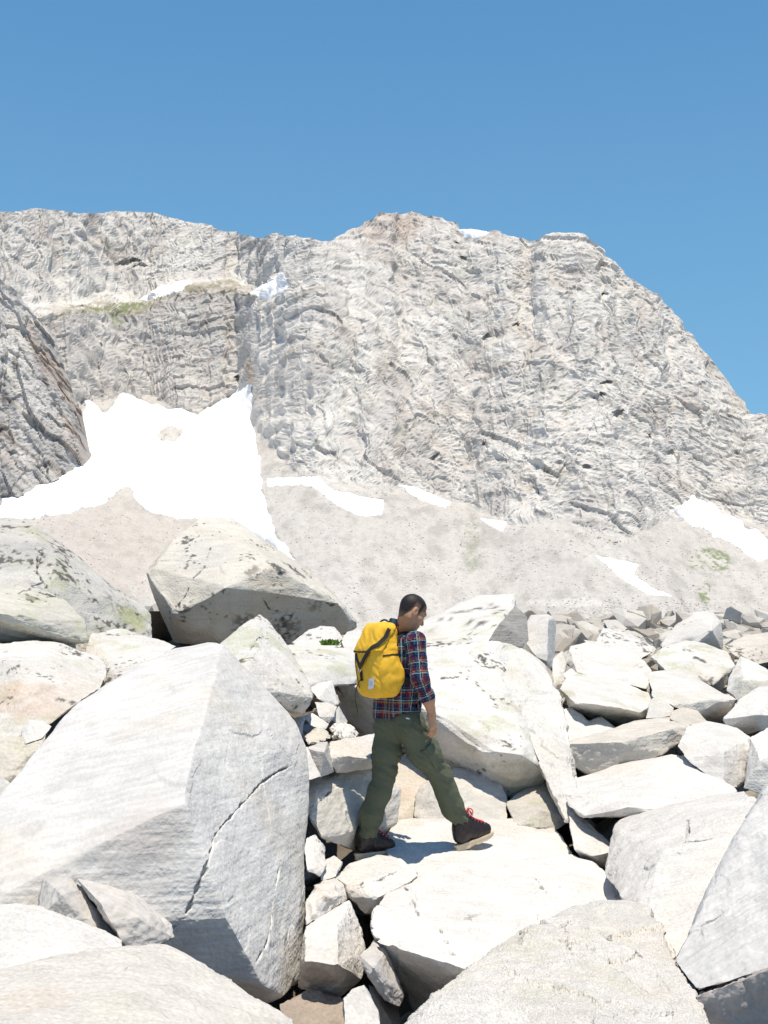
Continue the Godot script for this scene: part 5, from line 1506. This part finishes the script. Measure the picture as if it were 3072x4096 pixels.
func build_boot(man: Node3D, heel: Vector3, fw: Vector3, label: String):
	var boot := Node3D.new()
	boot.name = "boot"
	man.add_child(boot, true)
	boot.set_meta("label", label)
	var side := fw.cross(Vector3.UP).normalized()
	var up := side.cross(fw).normalized()
	var B := Basis(fw, up, side)
	var shin := B.transposed() * Vector3(0.0, 1.0, 0.0)
	var upper_sd := func(q: Vector3) -> float:
		var w := Vector3(q.x, q.y, q.z * 1.12)
		var d := seg(w, Vector3(0.052, 0.05, 0), Vector3(0.062, 0.105, 0), 0.047, 0.047)
		d = smin(d, seg(w, Vector3(0.062, 0.10, 0), Vector3(0.075, 0.17, 0), 0.048, 0.053), 0.03)
		d = smin(d, seg(w, Vector3(0.07, 0.062, 0), Vector3(0.165, 0.044, 0), 0.048, 0.044), 0.04)
		d = smin(d, seg(w, Vector3(0.165, 0.040, 0), Vector3(0.238, 0.034, 0), 0.046, 0.042), 0.03)
		d = smin(d, seg(w, Vector3(0.225, 0.036, 0), Vector3(0.250, 0.032, 0), 0.041, 0.037), 0.02)
		d = smin(d, seg(w, Vector3(0.085, 0.150, 0), Vector3(0.195, 0.062, 0), 0.036, 0.034), 0.03)
		d = maxf(d, -q.y + 0.002)
		d = maxf(d, q.y - 0.168 - 0.15 * (q.x - 0.07))
		return d
	var m := field_mesh(upper_sd, Vector3(-0.02, -0.01, -0.07), Vector3(0.31, 0.22, 0.07), 0.005)
	var v := PackedVector3Array(); var col := PackedColorArray()
	for k in m[0].size():
		var q: Vector3 = m[0][k]
		v.append(heel + B * (q + m[1][k] * 0.0025 * NS.get_noise_3dv(q * 35.0)))
		var c := Color(0.020, 0.013, 0.013) * (1.0 + 0.5 * NS.get_noise_3dv(q * 25.0))
		if q.x < 0.05 and q.y < 0.075: c = c * 0.8
		col.append(c)
	put(mesh_from(v, normals_of(v, m[2]), m[2], col), "upper", vertex_mat(0.42, 0.5), boot)
	# welted cream sole with a heel block and an arch
	var out := []
	var N := 40
	for k in N:
		var a := TAU * k / N
		var x := 0.147 + 0.153 * cos(a)
		var hw := 0.036 + 0.012 * sstep(0.10, 0.20, x) - 0.003 * sstep(0.02, 0.0, x)
		var z := hw * signf(sin(a)) * pow(absf(sin(a)), 0.55)
		out.append(Vector2(x, z))
	v = PackedVector3Array(); var t := PackedInt32Array()
	var ys := [0.006, 0.004, -0.008, -0.010, -0.034]
	for e in 5:
		for k in N:
			var p: Vector2 = out[k]
			var y: float = ys[e]
			if e == 4:
				y = -0.034 + 0.014 * sstep(0.095, 0.10, p.x) * (1.0 - sstep(0.125, 0.150, p.x)) + 0.014 * sstep(0.23, 0.30, p.x) + 0.006 * sstep(0.14, 0.17, p.x)
				y += 0.002 * (1.0 if k % 2 == 0 else -1.0)
			var sc := 1.0 if e != 3 and e != 4 else 0.965
			v.append(heel + B * Vector3(0.147 + (p.x - 0.147) * sc, y, p.y * sc))
	for e in 4:
		for k in N:
			var a := e * N + k; var b := e * N + (k + 1) % N
			t.append_array(PackedInt32Array([a, a + N, b + N, a, b + N, b]))
	for e in [0, 4]:
		for k in range(1, N - 1):
			var z: int = e * N
			t.append_array(PackedInt32Array([z, z + k, z + k + 1] if e == 0 else [z, z + k + 1, z + k]))
	put(flat_mesh(v, t), "sole", plain(Color(0.60, 0.50, 0.36), 0.85), boot)
	# red laces over the instep, with hooks
	var red := plain(Color(0.52, 0.05, 0.055), 0.8)
	var metal := plain(Color(0.55, 0.53, 0.50), 0.35)
	metal.metallic = 0.8
	var rows := 7
	var lp := []; var rp := []
	for k in rows:
		var f := k / float(rows - 1)
		var mid := Vector3(lerpf(0.236, 0.128, f), lerpf(0.082, 0.180, f), 0.0)
		var wz := 0.030
		lp.append(onto(mid + Vector3(0, 0, -wz), upper_sd, 0.003)); rp.append(onto(mid + Vector3(0, 0, wz), upper_sd, 0.003))
	for k in rows:
		for q in [lp[k], rp[k]]:
			var sp := SphereMesh.new(); sp.radius = 0.0038; sp.height = 0.0076; sp.radial_segments = 8; sp.rings = 4
			var e := put(sp, "lace_hook", metal, boot)
			e.position = heel + B * q
	for k in rows - 1:
		for pr in [[lp[k], rp[k + 1]], [rp[k], lp[k + 1]]]:
			var line := []
			for j in 6:
				line.append(heel + B * onto(pr[0].lerp(pr[1], j / 5.0), upper_sd, 0.007))
			put(tube(line, 0.0046), "lace", red, boot)
	for z in [-1.0, 1.0]:
		for q in 2:
			var line := []
			for j in 9:
				var a := PI * j / 8.0
				var top: Vector3 = lp[rows - 1].lerp(rp[rows - 1], 0.5)
				line.append(heel + B * (top + Vector3(0.012 + 0.030 * sin(a) * (1.0 - 0.35 * q), 0.006 + 0.014 * sin(a * 2.0) - 0.018 * q * sin(a), z * (0.006 + 0.030 * (1.0 - cos(a)) * 0.5))))
			put(tube(line, 0.0040), "lace_loop", red, boot)

# ---------------------------------------------------------------- the yellow backpack
func build_pack(shirt_sd: Callable):
	var root := Node3D.new()
	root.name = "backpack"
	add_child(root)
	tag(root, "yellow canvas backpack with black straps worn by the walking man", "backpack")
	var o := at(378.5, 698.0, 7.655)          # middle of the bottom
	var B := Basis(RT, Vector3(0.0, 1.0, 0.0), -HD)
	var base_sd := func(q: Vector3) -> float:
		var y := q.y / 0.455
		var hw := 0.140 - 0.030 * sstep(0.55, 1.0, y) - 0.012 * sstep(0.2, 0.0, y)
		var back := 0.092 + 0.010 * sin(clampf(y, 0.0, 1.0) * PI * 1.2) - 0.035 * sstep(0.62, 1.0, y) - 0.012 * sstep(0.16, 0.0, y)
		var c := Vector3(0, 0.2275, (back - 0.085) * 0.5)
		var e := Vector3(hw, 0.2275, (back + 0.085) * 0.5) - Vector3.ONE * 0.045
		var w := (q - c).abs() - e
		var d := w.max(Vector3.ZERO).length() + minf(maxf(w.x, maxf(w.y, w.z)), 0.0) - 0.045
		return d
	var body_sd := func(q: Vector3) -> float:
		var d: float = base_sd.call(q)
		d += 0.006 * NF.get_noise_3dv(q * 7.0) + 0.0055 * NR.get_noise_3dv(Vector3(q.x * 7.0, q.y * 13.0 + q.x * 12.0, q.z * 7.0))
		return d
	var yellow := StandardMaterial3D.new()
	yellow.vertex_color_use_as_albedo = true
	yellow.roughness = 0.75
	yellow.metallic_specular = 0.3
	var black := plain(Color(0.016, 0.013, 0.014), 0.8)
	var m := field_mesh(body_sd, Vector3(-0.19, -0.03, -0.13), Vector3(0.19, 0.49, 0.16), 0.0065)
	put(pack_mesh(m, o, B), "bag", yellow, root)
	# lid: a second layer over the top, its edge rising towards the straps
	var edge := func(q: Vector3) -> float: return 0.282 + 0.02 * q.x + 1.25 * maxf(0.0, 0.060 - q.z) * sstep(0.06, 0.11, absf(q.x)) + 0.012 * NF.get_noise_3dv(q * 9.0)
	var lid_sd := func(q: Vector3) -> float:
		var d: float = body_sd.call(q) - 0.011
		d = maxf(d, edge.call(q) - q.y)
		return maxf(d, -0.062 - q.z)
	m = field_mesh(lid_sd, Vector3(-0.19, 0.22, -0.13), Vector3(0.19, 0.50, 0.17), 0.0065)
	var lid := put(pack_mesh(m, o, B), "lid", yellow, root)
	var side_sd := func(q: Vector3) -> float:
		var d := ell(q, Vector3(0.128, 0.150, -0.005), Vector3(0.050, 0.165, 0.085))
		d = smin(d, ell(q, Vector3(0.150, 0.150, -0.050), Vector3(0.030, 0.06, 0.04)), 0.03)
		d += 0.005 * NF.get_noise_3dv(q * 11.0) + 0.004 * NR.get_noise_3dv(Vector3(q.x * 10.0, q.y * 9.0 + q.z * 8.0, q.z * 14.0))
		return maxf(maxf(d, q.y - 0.272), 0.028 - q.y)
	m = field_mesh(side_sd, Vector3(0.05, -0.04, -0.13), Vector3(0.21, 0.30, 0.12), 0.0065)
	var pocket := put(pack_mesh(m, o, B), "side_pocket", yellow, root)
	var whole := func(p: Vector3) -> float:
		var q := B.transposed() * (p - o)
		return minf(base_sd.call(q) - 0.003, side_sd.call(q))
	var whole_lid := func(p: Vector3) -> float:
		var q := B.transposed() * (p - o)
		return base_sd.call(q) - 0.014
	var L := func(x: float, y: float, z: float) -> Vector3: return o + B * Vector3(x, y, z)
	# straps that meet at the buckle
	put(ribbon([L.call(-0.115, 0.285, 0.11), L.call(-0.085, 0.24, 0.12), L.call(-0.045, 0.185, 0.12)], whole, 0.022, 0.004), "strap", black, root)
	put(ribbon([L.call(0.125, 0.425, 0.0), L.call(0.138, 0.375, 0.035), L.call(0.13, 0.33, 0.085), L.call(0.06, 0.285, 0.12), L.call(0.01, 0.235, 0.12), L.call(-0.038, 0.185, 0.12)], whole_lid, 0.024, 0.005), "strap", black, root)
	put(ribbon([L.call(-0.12, 0.287, 0.10), L.call(-0.06, 0.283, 0.12), L.call(0.0, 0.284, 0.12), L.call(0.06, 0.287, 0.12)], whole_lid, 0.010, 0.004), "lid_edging", black, lid)
	put(ribbon([L.call(-0.041, 0.165, 0.12), L.call(-0.036, 0.135, 0.12), L.call(-0.03, 0.105, 0.12)], whole, 0.018, 0.004), "strap", black, root)
	put(ribbon([L.call(0.16, 0.270, 0.075), L.call(0.175, 0.272, 0.03), L.call(0.175, 0.274, -0.03), L.call(0.155, 0.276, -0.07)], func(p): return side_sd.call(B.transposed() * (p - o)), 0.010, 0.004), "pocket_edging", black, pocket)
	# metal hook
	var steel := plain(Color(0.62, 0.62, 0.62), 0.3)
	steel.metallic = 0.9
	var hook := []
	var hc: Vector3 = onto(L.call(-0.041, 0.176, 0.12), whole, 0.007)
	for k in 13:
		var a := TAU * k / 12.0
		hook.append(hc + B * Vector3(0.011 * cos(a), 0.017 * sin(a), 0.0))
	put(tube(hook, 0.0035), "buckle", steel, root)
	var tagmid: Vector3 = L.call(0.082, 0.090, 0.115)
	put(panel(tagmid, B * Vector3(0.029, 0.004, 0.0), B * Vector3(-0.008, -0.034, 0.0) * -1.0, whole, 0.003, 6, 6), "label_patch", plain(Color(0.70, 0.72, 0.78), 0.8), root)
	for k in 3:
		put(panel(onto(tagmid + B * Vector3(0.002 - 0.002 * k, 0.014 - 0.011 * k, 0.0), whole, 0.003), B * Vector3(0.017 - 0.003 * k, 0.0024, 0.0), B * Vector3(-0.0006, 0.0022, 0.0), whole, 0.0045, 4, 1), "label_print", plain(Color(0.40, 0.46, 0.62), 0.8), root)
	var line := []
	for k in 14:
		var f := k / 13.0
		var p: Vector3 = onto(L.call(-0.03, 0.12, 0.12), whole, 0.004)
		var e := at(358.0, 713.0, 7.60)
		line.append(p.lerp(e, f) + B * Vector3(-0.035 * sin(f * PI) * (1.0 - f), 0.0, 0.022 * sin(f * PI)))
	put(tube(line, 0.0028, 6), "cord", black, root)
	var cord2 := []
	for k in 12:
		var f := k / 11.0
		cord2.append(onto(L.call(lerpf(-0.12, -0.06, f), lerpf(0.26, 0.06, f), 0.12), whole, 0.002))
	put(tube(cord2, 0.0025, 6), "cord", black, root)
	var loop := []
	for k in 11:
		var a := PI * k / 10.0
		loop.append(L.call(0.02 + 0.055 * cos(a), 0.452 + 0.030 * sin(a), -0.03))
	put(tube(loop, 0.006, 7), "haul_loop", black, root)
	# shoulder straps laid over the shirt
	for s in [1.0, -1.0]:
		var a: Vector3 = at(401, 640, 7.75) + RT * 0.085 * s
		put(ribbon([a - HD * 0.12 + Vector3(0, -0.03, 0), a - HD * 0.07 + Vector3(0, 0.04, 0), a + Vector3(0, 0.07, 0), a + HD * 0.07 + Vector3(0, 0.03, 0), a + HD * 0.11 + Vector3(0, -0.06, 0), a + HD * 0.12 + Vector3(0, -0.16, 0), a + HD * 0.09 + RT * 0.03 * s + Vector3(0, -0.22, 0), a + RT * 0.045 * s + HD * 0.02 + Vector3(0, -0.24, 0), a - HD * 0.07 + RT * 0.03 * s + Vector3(0, -0.245, 0)], shirt_sd, 0.040 if s > 0 else 0.042, 0.008), "shoulder_strap", black, root)
	place(root, o)

func pack_mesh(m: Array, o: Vector3, B: Basis) -> ArrayMesh:
	var v := PackedVector3Array(); var col := PackedColorArray()
	for q in m[0]:
		v.append(o + B * q)
		col.append(Color(0.77, 0.455, 0.043) * (1.0 + 0.08 * NS.get_noise_3dv(q * 12.0) + 0.08 * NS.get_noise_3dv(q * 70.0)))
	return mesh_from(v, normals_of(v, m[2]), m[2], col)

func hairline(q: Vector3) -> float:
	var line := -0.082
	line = lerpf(line, 0.020, sstep(-0.066, -0.034, q.x))
	line = lerpf(line, -0.030, sstep(0.000, 0.010, q.x))
	line = lerpf(line, 0.034, sstep(0.012, 0.040, q.x))
	line = lerpf(line, 0.080, sstep(0.050, 0.088, q.x))
	return line + 0.005 * NS.get_noise_3dv(q * 40.0)
